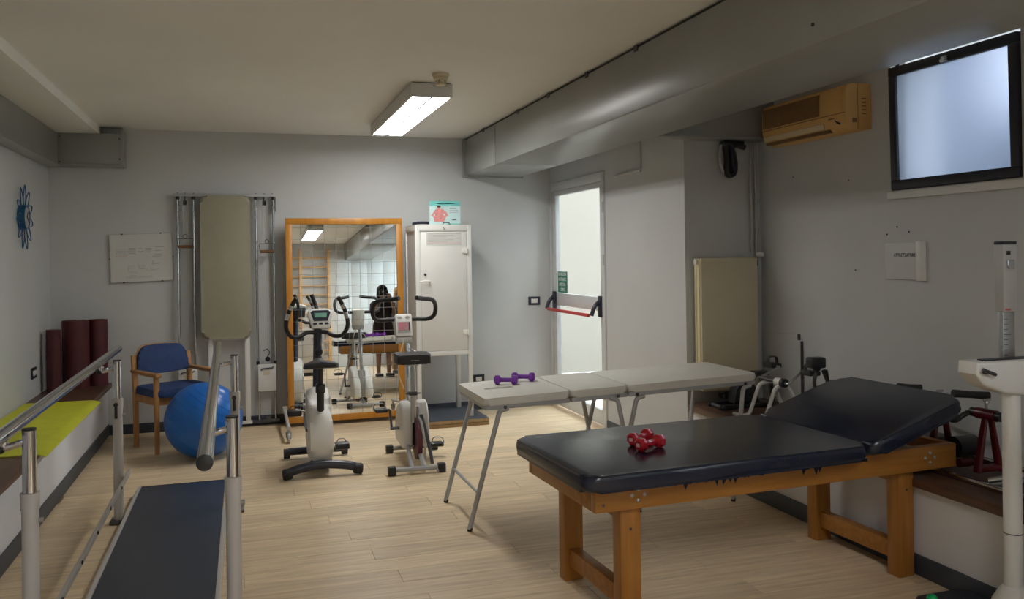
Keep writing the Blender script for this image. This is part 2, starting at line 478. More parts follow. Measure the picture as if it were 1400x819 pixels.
# ---- ventilation ducts
t = thing('air_duct', 'long grey boxed ventilation duct along the ceiling above the door', 'duct', (2.34, 2.6, 2.27))
for i, (y0, y1) in enumerate(((6.956, 7.985), (1.0, 6.940), (YR, .988))):
    b = new(); box(b, 2.05, 2.63, y0, y1, 2.275, 2.622, bev=.012, seg=2); part('duct_section', b, 'duct_paint', t, True)
b = new(); box(b, 2.062, 2.62, YR, YB - .03, 2.285, 2.634); part('seal', b, 'black_seal', t, True)
b = new(); box(b, 2.035, 2.645, 7.985, YB, 2.26, 2.635, bev=.003); part('wall_flange', b, 'duct_paint', t, True)
for (yy, zz) in ((2.75, 2.58), (2.72, 2.47), (2.70, 2.35)):
    b = new(); cyl(b, (2.045, yy, zz), (2.055, yy, zz), .007, n=8); part('screw', b, 'black_seal', t, True)
for yy in (4.2, 4.9, 5.6, 6.3, 7.3):
    b = new(); box(b, 2.044, 2.052, yy - .02, yy + .02, 2.60, 2.634); part('bracket', b, 'dark_steel', t, True)
t = thing('air_duct', 'short dark grey duct crossing above the radiator alcove', 'duct', (3.1, 5.2, 2.28))
b = new(); box(b, 2.632, XR - .002, 5.10, 5.287, 2.285, 2.636, bev=.008); part('duct_section', b, 'duct_paint', t, True)
b = new(); box(b, 2.632, XR - .002, 5.09, 5.10, 2.28, 2.295); part('flange', b, 'duct_paint', t, True)
t = thing('air_duct', 'grey ventilation duct turning the corner above the flower clock', 'duct', (-1.5, 5, 2.30))
b = new(); box(b, XL + .001, -1.462, YR, 7.84, 2.305, 2.57, bev=.01); part('duct_section', b, 'duct_paint', t, True)
b = new(); box(b, XL + .001, -.985, 7.848, YB - .002, 2.315, 2.572, bev=.006); part('duct_section', b, 'duct_paint', t, True)
b = new(); box(b, -1.15, -.985, 7.95, YB - .002, 2.575, 2.636); part('upper_box', b, 'duct_paint', t, True)
b = new(); box(b, XL + .001, -.965, 7.838, YB - .002, 2.298, 2.314); part('flange', b, 'duct_paint', t, True)
b = new(); box(b, -.985, -.965, 7.838, YB - .002, 2.314, 2.60); part('flange', b, 'duct_paint', t, True)
b = new(); box(b, XL + .001, -1.45, YR, 7.838, 2.296, 2.304); part('flange', b, 'duct_paint', t, True)
for (xx, zz) in ((-.995, 2.53), (-.995, 2.36), (-1.45, 2.33), (-1.45, 2.54)):
    b = new(); cyl(b, (xx, 7.843, zz), (xx, 7.85, zz), .006, n=8); part('screw', b, 'black_seal', t, True)

# ---- ceiling lamps
def ceiling_lamp(label, y0, y1, tube_m='tube_light'):
    t = thing('ceiling_lamp', label, 'lamp', (1.187, (y0 + y1) / 2, 2.54), group='twin tube ceiling lamps')
    x0, x1 = 1.05, 1.325
    b = new()
    box(b, x0, x0 + .012, y0, y1, 2.545, 2.634); box(b, x1 - .012, x1, y0, y1, 2.545, 2.634)
    box(b, x0 + .012, x1 - .012, y0, y0 + .012, 2.545, 2.634); box(b, x0 + .012, x1 - .012, y1 - .012, y1, 2.545, 2.634)
    box(b, x0 + .012, x1 - .012, y0 + .012, y1 - .012, 2.60, 2.634)
    part('housing', b, 'lamp_white', t, True)
    for xa, xb in ((x0 + .020, 1.181), (1.194, x1 - .020)):
        b = new(); box(b, xa, xb, y0 + .05, y1 - .05, 2.549, 2.556); part('diffuser', b, tube_m, t, True)
        for ya, yb_ in ((y0 + .013, y0 + .049), (y1 - .049, y1 - .013)):
            b = new(); box(b, xa, xb, ya, yb_, 2.550, 2.556); part('end_plate', b, 'grey_plastic', t, True)
    b = new(); box(b, 1.181, 1.194, y0 + .013, y1 - .013, 2.543, 2.56); part('divider', b, 'dark_steel', t, True)
    b = new(); box(b, x0 + .01, x1 - .01, y0 + .01, y1 - .01, 2.634, 2.64); part('mounting_plate', b, 'dark_steel', t, True)
    return t
ceiling_lamp('lit white twin tube ceiling lamp in front of the smoke detector', 5.46, 7.33)
ceiling_lamp('lit twin tube ceiling lamp seen only in the mirror', -1.19, .68, 'tube_light_rear')

# smoke detector
t = thing('smoke_detector', 'round cream smoke detector on the ceiling beside the lamp', 'smoke detector', (1.185, 5.19, 2.57))
b = new(); lathe(b, [(.0, 2.64), (.052, 2.64), (.055, 2.628), (.048, 2.618), (.0, 2.618)], mtx=Matrix.Translation((1.185, 5.19, 0))); part('base', b, 'cream_plastic', t, True)
b = new(); lathe(b, [(.0, 2.618), (.044, 2.617), (.046, 2.604), (.038, 2.598), (.0, 2.598)], mtx=Matrix.Translation((1.185, 5.19, 0))); part('body', b, 'cream_plastic', t, True)
b = new()
for k in range(10):
    a = 2 * PI * k / 10; cyl(b, (1.185 + .03 * math.cos(a), 5.19 + .03 * math.sin(a), 2.598), (1.185 + .03 * math.cos(a), 5.19 + .03 * math.sin(a), 2.575), .0045, n=6)
part('sensor_cage', b, 'cream_plastic', t, True)
b = new(); lathe(b, [(.0, 2.577), (.034, 2.577), (.032, 2.568), (.0, 2.566)], mtx=Matrix.Translation((1.185, 5.19, 0))); part('cap', b, 'cream_plastic', t, True)

# ---- window
b = new()
ang = math.radians(1.0)
pv = Matrix.Translation((XR - .012, 0, WZ0)) @ Matrix.Rotation(-ang, 4, 'Y') @ Matrix.Translation((0, 0, -WZ0))
y0, y1, z0, z1, w = WY0 + .004, WY1 - .004, WZ0 + .004, 2.535, .052
win = bpy.data.objects.new('window_1', None); COL.objects.link(win)
tag(win, 'small high window with black frame and bright frosted pane', 'window', kind='structure')
def wbox(name, m, ya, yb_, za, zb, xa=0.0, xb=.038, bev=.004, par=win):
    b = new(); box(b, xa, xb, ya, yb_, za, zb, bev=bev, mtx=pv); return part(name, b, m, par)
wbox('frame_rail', 'window_black', y0, y1, z0, z0 + w); wbox('frame_rail', 'window_black', y0, y1, z1 - w, z1)
wbox('frame_stile', 'window_black', y0, y0 + w, z0 + w, z1 - w); wbox('frame_stile', 'window_black', y1 - w, y1, z0 + w, z1 - w)
b = new(); box(b, .016, .020, y0 + w - .006, y1 - w + .006, z0 + w - .006, z1 - w + .006, mtx=pv); part('pane', b, 'frosted_glass', win)
b = new(); box(b, -.012, .0, 3.545, 3.585, z1 - .05, z1 - .02, bev=.003, mtx=pv); cyl(b, pv @ Vector((-.012, 3.565, z1 - .035)), pv @ Vector((-.03, 3.565, z1 - .05)), .008)
part('latch', b, 'brushed_steel', win)
for a in ((WY0, WY0 + .03, WZ0, WZ1), (WY1 - .03, WY1, WZ0, WZ1), (WY0 + .03, WY1 - .03, WZ0, WZ0 + .03)):
    b = new(); box(b, XR + .035, XR + .075, *a); part('casing', b, 'window_black', win)
b = new(); box(b, XR - .02, XR, WY0 - .03, WY1 + .02, WZ0 - .05, WZ0 - .006, bev=.004); part('sill', b, 'white_enamel', win)

win2 = bpy.data.objects.new('window_2', None); COL.objects.link(win2); win2.location = (XR, -1.45, .95)
tag(win2, 'black framed window at the far end of the room, lighting the wall bars', 'window', kind='structure')
for a in ((-2.6, -.3, .95, 1.01), (-2.6, -.3, 2.44, 2.5), (-2.6, -2.54, 1.01, 2.44), (-.36, -.3, 1.01, 2.44), (-1.48, -1.42, 1.01, 2.44)):
    b = new(); box(b, XR + .05, XR + .1, *a, bev=.004); part('frame_bar', b, 'window_black', win2, True)
for a in ((-2.54, -1.48), (-1.42, -.36)):
    b = new(); box(b, XR + .07, XR + .076, *a, 1.01, 2.44); part('pane', b, 'clear_glass', win2, True)

# ---- outside, seen through the door and the window
b = new(); box(b, 3.91, 14, -4, 6.6, -.6, -.05); box(b, 3.21, 14, 6.6, 16, -.6, -.05)
struct('ground_outside', b, 'outside_ground', 'pale paved ground outside the glass door', 'ground')
b = new(); box(b, 1.0, 9.0, 10.4, 10.6, -.05, 4.2)
struct('wall_outside', b, 'outside_wall', 'cream outdoor wall seen through the glass door', 'wall')
b = new(); box(b, 5.6, 5.8, 2.6, 5.2, -.05, 2.5); box(b, 5.6, 5.8, 5.2, 8.0, -.05, 3.6)  # added wall, stepped to block sky light from part of the frosted pane
struct('wall_pane_dimmer', b, 'pane_dimmer', 'added blue grey wall outside that dims part of the frosted window', 'wall')

# ---- glass door with push bar
dr = bpy.data.objects.new('door_1', None); COL.objects.link(dr); dr.location = (XD, 7.3, 0)
tag(dr, 'white framed glass emergency door with red push bar', 'door', kind='structure')
def dbox(name, m, xa, xb, ya, yb_, za, zb, bev=.003, par=dr, label=None):
    b = new(); box(b, xa, xb, ya, yb_, za, zb, bev=bev); return part(name, b, m, par, True, label)
dbox('frame_jamb', 'door_alu', XD - .015, XD + .06, 6.657, 6.715, 0, 2.205)
dbox('frame_jamb', 'door_alu', XD - .015, XD + .06, 7.955, 8.005, 0, 2.205)
dbox('frame_head', 'door_alu', XD - .015, XD + .06, 6.715, 7.955, 2.125, 2.205)
dbox('gap', 'black_seal', XD + .02, XD + .05, 7.938, 7.955, .02, 2.125, bev=0)
lf = dbox('door_leaf', 'door_alu', XD - .005, XD + .04, 6.718, 6.765, .02, 2.12)
dbox('stile', 'door_alu', XD - .005, XD + .04, 7.855, 7.938, .02, 2.12, par=lf)
dbox('rail', 'door_alu', XD - .005, XD + .04, 6.765, 7.855, 2.075, 2.12, par=lf)
dbox('rail', 'door_alu', XD - .005, XD + .04, 6.765, 7.855, .02, .15, par=lf)
dbox('lock_rail', 'door_alu', XD - .008, XD + .04, 6.765, 7.855, 1.005, 1.125, par=lf)
dbox('pane', 'clear_glass', XD + .014, XD + .020, 6.76, 7.86, 1.12, 2.08, bev=0, par=lf)
dbox('pane', 'clear_glass', XD + .014, XD + .020, 6.76, 7.86, .145, 1.01, bev=0, par=lf)
pb = dbox('push_bar', 'push_red', XD - .115, XD - .09, 6.80, 7.845, .955, .985, bev=.008, label='red push bar')
for yy in (6.745, 7.875):
    b = new(); box(b, XD - .035, XD - .006, yy - .03, yy + .03, .955, 1.14, bev=.01); part('housing', b, 'navy_plastic', pb, True)
    b = new(); tube(b, bend([(XD - .03, yy, 1.09), (XD - .075, yy, 1.05), (XD - .103, yy, .97)], .03), .018, 10); part('lever', b, 'navy_plastic', pb, True)
sg = dbox('notice', 'sign_green', XD + .008, XD + .0135, 7.60, 7.845, 1.13, 1.335, bev=0, label='green notice about the push bar')
for k, s in enumerate(('MANIGLIONE', 'ANTIPANICO', 'APERTURA', 'A SPINTA')):
    mx = Matrix.Translation((-.0 + .0075, 7.7225 - 7.3, 1.308 - k * .05)) @ Matrix.Rotation(-PI / 2, 4, 'Z') @ Matrix.Rotation(PI / 2, 4, 'X')
    lettering('lettering', s, .046, sg, mx, 'print_white', width=(.215, .205, .175, .16)[k])
for zz in (1.9, 1.45, .3):
    dbox('hinge', 'door_alu', XD - .03, XD - .015, 6.66, 6.685, zz - .045, zz + .045)
# ================================================================== LARGE FURNITURE
# ---- wooden treatment table with navy pads
t = thing('treatment_table', 'wooden treatment table with navy padded top and raised head end', 'massage table', (1.285, 3.05, 0), math.radians(3.0))
def tp(name, m, *a, bev=.004, par=None, label=None, mtx=None, seg=2):
    b = new(); box(b, *a, bev=bev, mtx=mtx, seg=seg); return part(name, b, m, par or t, label=label)
tp('side_rail', 'table_wood', 0, 1.86, 0, .04, .49, .598); tp('side_rail', 'table_wood', 0, 1.86, .66, .70, .49, .598)
tp('end_rail', 'table_wood', 0, .04, .041, .659, .49, .598); tp('end_rail', 'table_wood', 1.82, 1.86, .041, .659, .49, .598)
for x0 in (.13, 1.55):
    for y0 in (.041, .589):
        tp('leg', 'leg_wood', x0, x0 + .092, y0, y0 + .07, 0, .588)
    tp('crossbar', 'table_wood', x0 + .01, x0 + .08, .112, .588, .43, .49)
    tp('stretcher', 'table_wood', x0 + .02, x0 + .075, .112, .588, .07, .15)
for x0 in (1.38, 1.6): tp('support_slat', 'bar_wood', x0, x0 + .07, .041, .659, .565, .588)
for x0 in (.19, 1.70):
    for dx, dz in ((-.028, .0), (.028, .0), (0, .022), (0, -.022)):
        b = new(); lathe(b, [(0, -.002), (.0085, -.002), (.0085, .001), (.005, .004), (0, .0045)], 10, axis_mtx((x0 + dx, -.001, .545 + dz), (0, -1, 0))); part('bolt', b, 'brushed_steel', t)
for x0 in (.035, .175, 1.6):
    b = new(); cyl(b, (x0, .0015 if x0 != .175 and x0 != 1.6 else .0405, .52 if x0 < .1 else .40), (x0, -.0015 if x0 < .1 else .0385, .52 if x0 < .1 else .40), .006, n=10); part('screw', b, 'dark_steel', t)
b = new(); slab(b, rrect(-.09, 1.262, -.115, .67, .06), .600, .668, bev=.026, seg=5); part('seat_pad', b, 'navy_vinyl', t)
hm = Matrix.Translation((1.270, 0, .602)) @ Matrix.Rotation(math.radians(-17.0), 4, 'Y')
b = new(); slab(b, rrect(0.0, .57, -.115, .67, .07), 0, .068, bev=.026, seg=5, mtx=hm); part('head_pad', b, 'navy_vinyl', t)
b = new(); cyl(b, (1.267, -.10, .664), (1.267, .655, .664), .008, n=10); part('hinge_piping', b, 'navy_plastic', t)
tp('head_board', 'leg_wood', .03, .52, .0, .56, -.022, -.001, mtx=hm)
b = new(); cyl(b, (1.62, .33, .56), hm @ Vector((.42, .33, -.02)), .012); part('head_prop', b, 'dark_steel', t)
# torn upholstery hanging over the near rail
random.seed(3)
b = new(); top = []; bot = []
n = 90
for i in range(n + 1):
    x = .25 + .99 * i / n
    d = .001 + .011 * random.random() + (.032 * random.random() if random.random() < .09 else 0)
    top.append(b.verts.new((x, -.106, .612))); bot.append(b.verts.new((x + random.uniform(-.004, .004), -.108, .606 - d)))
fr = []
for i in range(n): fr.append(b.faces.new((bot[i], bot[i + 1], top[i + 1], top[i])))
bmesh.ops.solidify(b, geom=fr, thickness=.002); part('torn_edge', b, 'navy_vinyl', t)
b = new(); tp_ = []
for i in range(30):
    y = .1 + .5 * i / 29; tp_.append((y, .02 + .02 * random.random()))
top = [b.verts.new((-.004, y, .606)) for y, d in tp_]; bot = [b.verts.new((-.004, y, .606 - d)) for y, d in tp_]
fr = [b.faces.new((bot[i], bot[i + 1], top[i + 1], top[i])) for i in range(29)]
bmesh.ops.solidify(b, geom=fr, thickness=.002); part('torn_edge', b, 'navy_vinyl', t)

# ---- white folding table in three sections
t = thing('folding_table', 'white folding therapy table with three cream pads on grey tube legs', 'massage table', (1.24, 4.47, 0))
tilt = Matrix.Translation((0, 0, .672)) @ Matrix.Rotation(-math.radians(1.5), 4, 'Y')
def pad_mesh(x0, x1, hole=None):
    b = new(); slab(b, rrect(x0, x1, 0, .61, .03), .004, .046, bev=.014, seg=3)
    me = mesh_from('pad', b, 'cream_vinyl')
    if hole:
        o = bpy.data.objects.new('a', me); COL.objects.link(o)
        c = new(); slab(c, rrect(*hole, .018), -.1, .2); co = bpy.data.objects.new('c', mesh_from('c', c, 'cream_vinyl')); COL.objects.link(co)
        md = o.modifiers.new('cut', 'BOOLEAN'); md.object = co; md.operation = 'DIFFERENCE'; md.solver = 'EXACT'
        dg = bpy.context.evaluated_depsgraph_get(); me2 = bpy.data.meshes.new_from_object(o.evaluated_get(dg))
        bpy.data.objects.remove(o); bpy.data.objects.remove(co); me = me2; me.name = 'pad'
        for p in me.polygons: p.use_smooth = True
        me.set_sharp_from_angle(angle=math.radians(38))
    me.transform(tilt)
    o = bpy.data.objects.new('pad', me); COL.objects.link(o); o.parent = t
    return o
pad_mesh(0, .505, (.09, .26, .285, .345)); b = new(); box(b, .07, .28, .265, .365, -.002, .003, mtx=tilt); part('slot_liner', b, 'cream_vinyl', t); pad_mesh(.513, .862); pad_mesh(.870, 1.72)
for x0, x1 in ((.01, .503), (.515, .86), (.872, 1.71)):
    for y0 in (.012, .573):
        b = new(); box(b, x0, x1, y0, y0 + .025, -.022, .003, bev=.003, mtx=tilt); part('frame_tube', b, 'table_grey', t)
for x0 in (.01, .478, .515, .835, .872, 1.685):
    b = new(); box(b, x0, x0 + .025, .038, .572, -.022, .002, bev=.003, mtx=tilt); part('frame_tube', b, 'table_grey', t)
def fleg(y, xt, zt, xb):
    b = new(); tube(b, bend([(xt + .05 * (1 if xt > xb else -1), y, zt), (xt, y, zt - .012), (xb, y, .012)], .02), .0135, 10); lg = part('leg', b, 'table_grey', t)
    b = new(); cyl(b, (xb - .0005, y, 0), (xb + (xt - xb) * .03, y, .02), .0135); part('rubber_foot', b, 'black_rubber', lg)
for y in (.018, .592):
    fleg(y, .09, .655, -.09)
    fleg(y, .80, .672, .93); fleg(y, .92, .672, .76)
    fleg(y, 1.63, .69, 1.55)
for (xa, za) in ((-.035, .20), (1.575, .20), (.885, .22), (.81, .22)):
    b = new(); cyl(b, (xa, .018, za), (xa, .592, za), .009); part('cross_tube', b, 'table_grey', t)
for x in (.12, .80, .92, 1.64):
    for y in (.01, .6):
        b = new(); lathe(b, [(0, 0), (.010, 0), (.010, .006), (0, .008)], 10, axis_mtx(tilt @ Vector((x, y, -.012)), (0, -1 if y < .3 else 1, 0))); part('bolt', b, 'dark_steel', t)

# ---- dumbbells
def dumbbell(m, s=1.0):
    b = new()
    lathe(b, [(0, -.078), (.020, -.078), (.029, -.070), (.031, -.056), (.028, -.042), (.017, -.036), (.0145, -.03), (.0145, .03), (.017, .036), (.028, .042), (.031, .056), (.029, .070), (.020, .078), (0, .078)], 8,
          Matrix.Scale(s, 4) @ Matrix.Translation((0, 0, .0288)) @ Matrix.Rotation(PI / 2, 4, 'Y') @ Matrix.Rotation(PI / 8, 4, 'Z'))
    return b
def dumb(m, mark, x, y, z, deg, label, s, grp):
    t = thing('dumbbell', label, 'dumbbell', (x, y, z), math.radians(deg), grp)
    b = dumbbell(m, s); part('body', b, m, t)
    for sx in (-1, 1):
        b = new(); box(b, sx * .0775 * s, sx * .0787 * s, -.009 * s, .009 * s, .022 * s, .036 * s); part('weight_mark', b, mark, t)
dumb('red_gloss', 'print_pink', 1.645, 3.385, .668, 32, 'glossy red dumbbell on the navy table, the one nearer the white table', .98, 'red dumbbells')
dumb('red_gloss', 'print_pink', 1.632, 3.265, .668, 22, 'glossy red dumbbell on the navy table, the one nearer the torn edge', .98, 'red dumbbells')
dumb('purple_vinyl', 'purple_vinyl', 1.490, 4.885, .7255, -28, 'purple dumbbell on the white table, nearer its free end', .92, 'purple dumbbells')
dumb('purple_vinyl', 'purple_vinyl', 1.62, 4.945, .729, -26, 'purple dumbbell on the white table, nearer the glass door', .92, 'purple dumbbells')

# ---- parallel bars with walkway
t = thing('parallel_bars', 'chrome parallel walking bars on white posts beside a dark walkway', 'parallel bars', (-.40, 4.3, 0))
def post(x, y, bx, lever):
    p_b = new(); cyl(p_b, (x, y, .02), (x, y, .70), .027, n=20); p = part('post', p_b, 'post_white', t, True)
    b = new(); cyl(b, (x, y, .655), (x, y, .712), .0305, n=20); part('collar', b, 'post_white', p, True)
    b = new(); cyl(b, (x, y, .70), (x, y, .925), .0225, n=20); part('inner_tube', b, 'chrome', p, True)
    b = new(); cyl(b, (x, y, .925), (x, y, .931), .0228, n=20); part('cap', b, 'black_rubber', p, True)
    b = new(); tube(b, bend([(x - .018, y, .885), (bx - .005, y, .868), (bx, y, .90)], .02), .0125, 12); part('arm', b, 'chrome', p, True)
    b = new(); ball(b, (bx - .012, y, .866), .016, 12); part('arm_cap', b, 'black_rubber', p, True)
    b = new(); box(b, x - .045, x + .045, y - .055, y + .055, 0, .02, bev=.004); part('foot_plate', b, 'dark_steel', p, True)
    if lever: b = new(); box(b, x - .012, x + .004, y - .042, y - .027, .60, .69, bev=.005); cyl(b, (x - .004, y - .02, .68), (x - .004, y - .045, .68), .012); part('clamp_lever', b, 'black_plastic', p, True)
    b = new(); cyl(b, (x + .026, y, .615), (x + .04, y, .615), .009); part('bolt', b, 'brushed_steel', p, True)
post(-.71, 3.27, -.785, 0); post(-.705, 5.33, -.785, 1); post(-.05, 3.25, -.128, 0); post(-.065, 5.33, -.162, 1)
for (a, c) in (((-.77, 2.55, .925), (-.795, 6.08, .925)), ((-.115, 2.56, .925), (-.176, 6.06, .925))):
    b = new(); cyl(b, a, c, .0235, n=24); hr = part('handrail', b, 'chrome', t, True)
    d = (Vector(a) - Vector(c)).normalized()
    for e, s in ((Vector(a), 1), (Vector(c), -1)):
        b = new(); lathe(b, [(0, 0), (.0235, 0), (.0235, .006), (.018, .010), (0, .011)], 20, axis_mtx(e, d * s)); part('end_cap', b, 'black_rubber', hr, True)
b = new(); box(b, -.672, -.66, 2.7, 5.47, .235, .27, bev=.002); lr = part('low_rail', b, 'post_white', t, True)
for yy in (3.5, 3.9, 4.3, 4.7, 5.1):
    b = new(); cyl(b, (-.662, yy, .252), (-.655, yy, .252), .008, n=10); part('hole', b, 'black_seal', lr, True)
b = new(); box(b, -.645, -.14, 2.6, 5.88, .012, .056); wk = part('walkway', b, 'walkway_vinyl', t, True)
b = new(); box(b, -.668, -.646, 2.6, 5.885, .0, .060, bev=.003); part('edge_strip', b, 'post_white', wk, True)
b = new(); box(b, -.139, -.117, 2.6, 5.20, .0, .060, bev=.003); part('edge_strip', b, 'post_white', wk, True)
b = new(); box(b, -.645, -.14, 5.88, 5.885, .0, .058); part('edge_strip', b, 'walkway_vinyl', wk, True)

# ---- wall mirror with posture grid on wheeled stand (leans back against the wall)
t = thing('grid_mirror', 'tall wood framed posture mirror with grid lines on wheeled feet', 'mirror', (.88, 7.8, 0))
MX0, MX1, MH = .352, 1.402, 1.825
ml = Matrix.Translation((0, 7.78, .035)) @ Matrix.Rotation(-math.radians(2.25), 4, 'X')    # local: x, y into wall, z up the mirror
def mbox(name, m, x0, x1, y0, y1, z0, z1, bev=0, par=None):
    b = new(); box(b, x0, x1, y0, y1, z0, z1, bev=bev, mtx=ml); return part(name, b, m, par or t, True)
fw_ = .055
mbox('frame_rail', 'mirror_wood', MX0, MX1, -.012, .022, 0, fw_, .003); mbox('frame_rail', 'mirror_wood', MX0, MX1, -.012, .022, MH - fw_, MH, .003)
mbox('frame_stile', 'mirror_wood', MX0, MX0 + fw_, -.012, .022, fw_, MH - fw_, .003); mbox('frame_stile', 'mirror_wood', MX1 - fw_, MX1, -.012, .022, fw_, MH - fw_, .003)
gl = mbox('glass', 'mirror_silver', MX0 + fw_, MX1 - fw_, .004, .012, fw_, MH - fw_)
mbox('backing', 'cardboard_edge', MX0 + .01, MX1 - .01, .013, .024, .01, MH - .01)
p = .1053
k = 1
while MX0 + fw_ + k * p - .03 < MX1 - fw_:
    x = MX0 + fw_ + k * p - .03; mbox('grid_line', 'grid_grey', x - .0012, x + .0012, .0025, .004, fw_, MH - fw_, par=gl); k += 1
k = 1
while fw_ + k * p < MH - fw_:
    z = fw_ + k * p; mbox('grid_line', 'grid_grey', MX0 + fw_, MX1 - fw_, .0028, .004, z - .0012, z + .0012, par=gl); k += 1
for x in (.325, 1.395):
    b = new(); tube(b, bend([(x, 7.80, .16), (x, 7.72, .15), (x, 7.10, .125)], .04), .014, 12); ft = part('foot_tube', b, 'post_white', t, True)
    b = new(); cyl(b, (x, 7.15, .12), (x, 7.15, .085), .012); tube(b, [(x - .018, 7.14, .09), (x - .018, 7.125, .045)], .006, 6); tube(b, [(x + .018, 7.14, .09), (x + .018, 7.125, .045)], .006, 6); box(b, x - .022, x + .022, 7.125, 7.165, .082, .092)
    part('caster_fork', b, 'brushed_steel', ft, True)
    b = new(); lathe(b, [(0, -.011), (.03, -.011), (.04, -.009), (.042, 0), (.04, .009), (.03, .011), (0, .011)], 20, axis_mtx((x, 7.12, .042), (1, 0, 0))); part('caster_wheel', b, 'grey_plastic', ft, True)
    b = new(); cyl(b, (x - .018, 7.12, .042), (x + .018, 7.12, .042), .007); part('axle', b, 'dark_steel', ft, True)
    b = new(); box(b, x - .02, x + .02, 7.76, 7.79, .13, .19); part('clamp', b, 'post_white', ft, True)

# ---- white cabinet on legs
t = thing('steel_cabinet', 'tall white steel cabinet on open legs beside the mirror', 'cabinet', (1.695, 7.64, .06))
CX0, CX1, CY0, CY1 = 1.440, 1.950, 7.40, 7.90
b = new(); box(b, CX0 + .012, CX1 - .012, CY0 + .012, CY1, .63, 1.765); part('body', b, 'white_enamel', t, True)
for x in (CX0, CX1 - .04):
    for y in (CY0, CY1 - .04):
        b = new(); box(b, x, x + .04, y, y + .04, .06, 1.775, bev=.003); part('corner_post', b, 'white_enamel', t, True)
for z0, z1 in ((.615, .655), (1.725, 1.776)):
    b = new(); box(b, CX0 + .04, CX1 - .04, CY0 + .001, CY0 + .03, z0, z1, bev=.002); part('front_rail', b, 'white_enamel', t, True)
    b = new(); box(b, CX0 + .001, CX0 + .03, CY0 + .04, CY1 - .04, z0, z1, bev=.002); part('side_rail', b, 'white_enamel', t, True)
b = new(); box(b, CX0, CX1, CY0, CY1, 1.776, 1.782); part('top', b, 'white_enamel', t, True)
b = new(); box(b, CX0 + .05, CX1 - .045, CY0 + .003, CY0 + .018, .66, 1.718, bev=.003); dd = part('door', b, 'white_enamel', t, True)
b = new(); lathe(b, [(0, 0), (.012, 0), (.012, .004), (.004, .006), (0, .006)], 12, axis_mtx((CX0 + .085, CY0 + .003, 1.34), (0, -1, 0))); box(b, CX0 + .083, CX0 + .087, CY0 - .008, CY0, 1.325, 1.35); part('lock', b, 'dark_steel', dd, True)
b = new(); tube(b, bend([(CX0 + .03, CY0 - .03, 1.275), (CX0 + .07, CY0 - .035, 1.285), (CX0 + .12, CY0 - .03, 1.28), (CX0 + .12, CY0 + .004, 1.28)], .012), .008, 8); part('handle', b, 'white_plastic', dd, True)
for z in (1.545, .815):
    b = new(); box(b, CX1 - .085, CX1 - .035, CY0 - .012, CY0 + .006, z - .022, z + .022, bev=.004); cyl(b, (CX1 - .045, CY0 - .012, z - .022), (CX1 - .045, CY0 - .012, z + .022), .007); part('hinge', b, 'white_plastic', dd, True)
b = new(); box(b, CX0 + .10, CX1 - .09, CY0 + .0015, CY0 + .003, 1.60, 1.712); pp = part('notice', b, 'paper', dd, True, 'printed paper notice')
for k in range(7):
    b = new(); box(b, CX0 + .115, CX1 - .10 - .06 * (k % 3), CY0 + .0008, CY0 + .0015, 1.698 - k * .0135, 1.702 - k * .0135); part('print_line', b, 'print_grey' if k < 6 else 'print_pink', pp, True)
b = new(); tube(b, bend([(1.69, CY0 - .004, 1.765), (1.695, CY0 - .01, 1.75), (1.705, CY0 - .004, 1.735)], .005), .003, 6); part('hook', b, 'dark_steel', t, True)
for x in (CX0 + .02, CX1 - .02):
    for z in (1.74, 1.76):
        b = new(); cyl(b, (x, CY0 + .001, z), (x, CY0 - .002, z), .004, n=8); part('screw', b, 'grey_plastic', t, True)
b = new(); box(b, 1.46, 2.055, 7.255, 8.005, .0, .058, bev=.002)
single('floor_platform', b, 'cardboard_edge', 'low black topped platform with worn plywood edge under the white cabinet', 'platform')
pl = bpy.data.objects['floor_platform']
b = new(); box(b, 1.462, 2.053, 7.262, 8.0, .0575, .060); part('rubber_top', b, 'walkway_vinyl', pl)
b = new(); box(b, 1.462, 2.053, 7.2535, 7.256, .028, .031); part('ply_line', b, 'black_seal', pl)

# poster, tube and wire handle on the cabinet
t = thing('poster_card', 'teal display card with a bare back standing on the white cabinet', 'poster', (1.757, 7.6, 1.782))
b = new(); box(b, 1.612, 1.90, 7.597, 7.603, 1.782, 2.005); part('card', b, 'poster_pale', t, True)
def flat(name, m, pts, parent=None, yy=7.5965, th=.0006):
    bm = new(); slab(bm, pts, 0, th, mtx=Matrix(((1, 0, 0, 0), (0, 0, -1, yy + th), (0, 1, 0, 0), (0, 0, 0, 1)))); bmesh.ops.triangulate(bm, faces=bm.faces[:])
    return part(name, bm, m, parent or t, True)
flat('header_band', 'poster_teal', [(1.612, 1.958), (1.90, 1.958), (1.90, 2.005), (1.612, 2.005)])
flat('footer_band', 'poster_teal', [(1.78, 1.782), (1.90, 1.782), (1.90, 1.80), (1.78, 1.80)])
flat('torso_print', 'poster_skin', [(1.655, 1.815), (1.745, 1.812), (1.765, 1.86), (1.79, 1.865), (1.77, 1.905), (1.735, 1.93), (1.712, 1.935), (1.708, 1.955), (1.692, 1.955), (1.690, 1.935), (1.665, 1.925), (1.625, 1.87), (1.65, 1.855)])
flat('hair_print', 'poster_hair', [(1.685, 1.945), (1.715, 1.945), (1.718, 1.965), (1.683, 1.965)], yy=7.596)
flat('arm_gap', 'poster_pale', [(1.650, 1.872), (1.662, 1.862), (1.664, 1.885), (1.656, 1.89)], yy=7.596)
flat('arm_gap', 'poster_pale', [(1.742, 1.872), (1.758, 1.872), (1.752, 1.888), (1.742, 1.89)], yy=7.596)
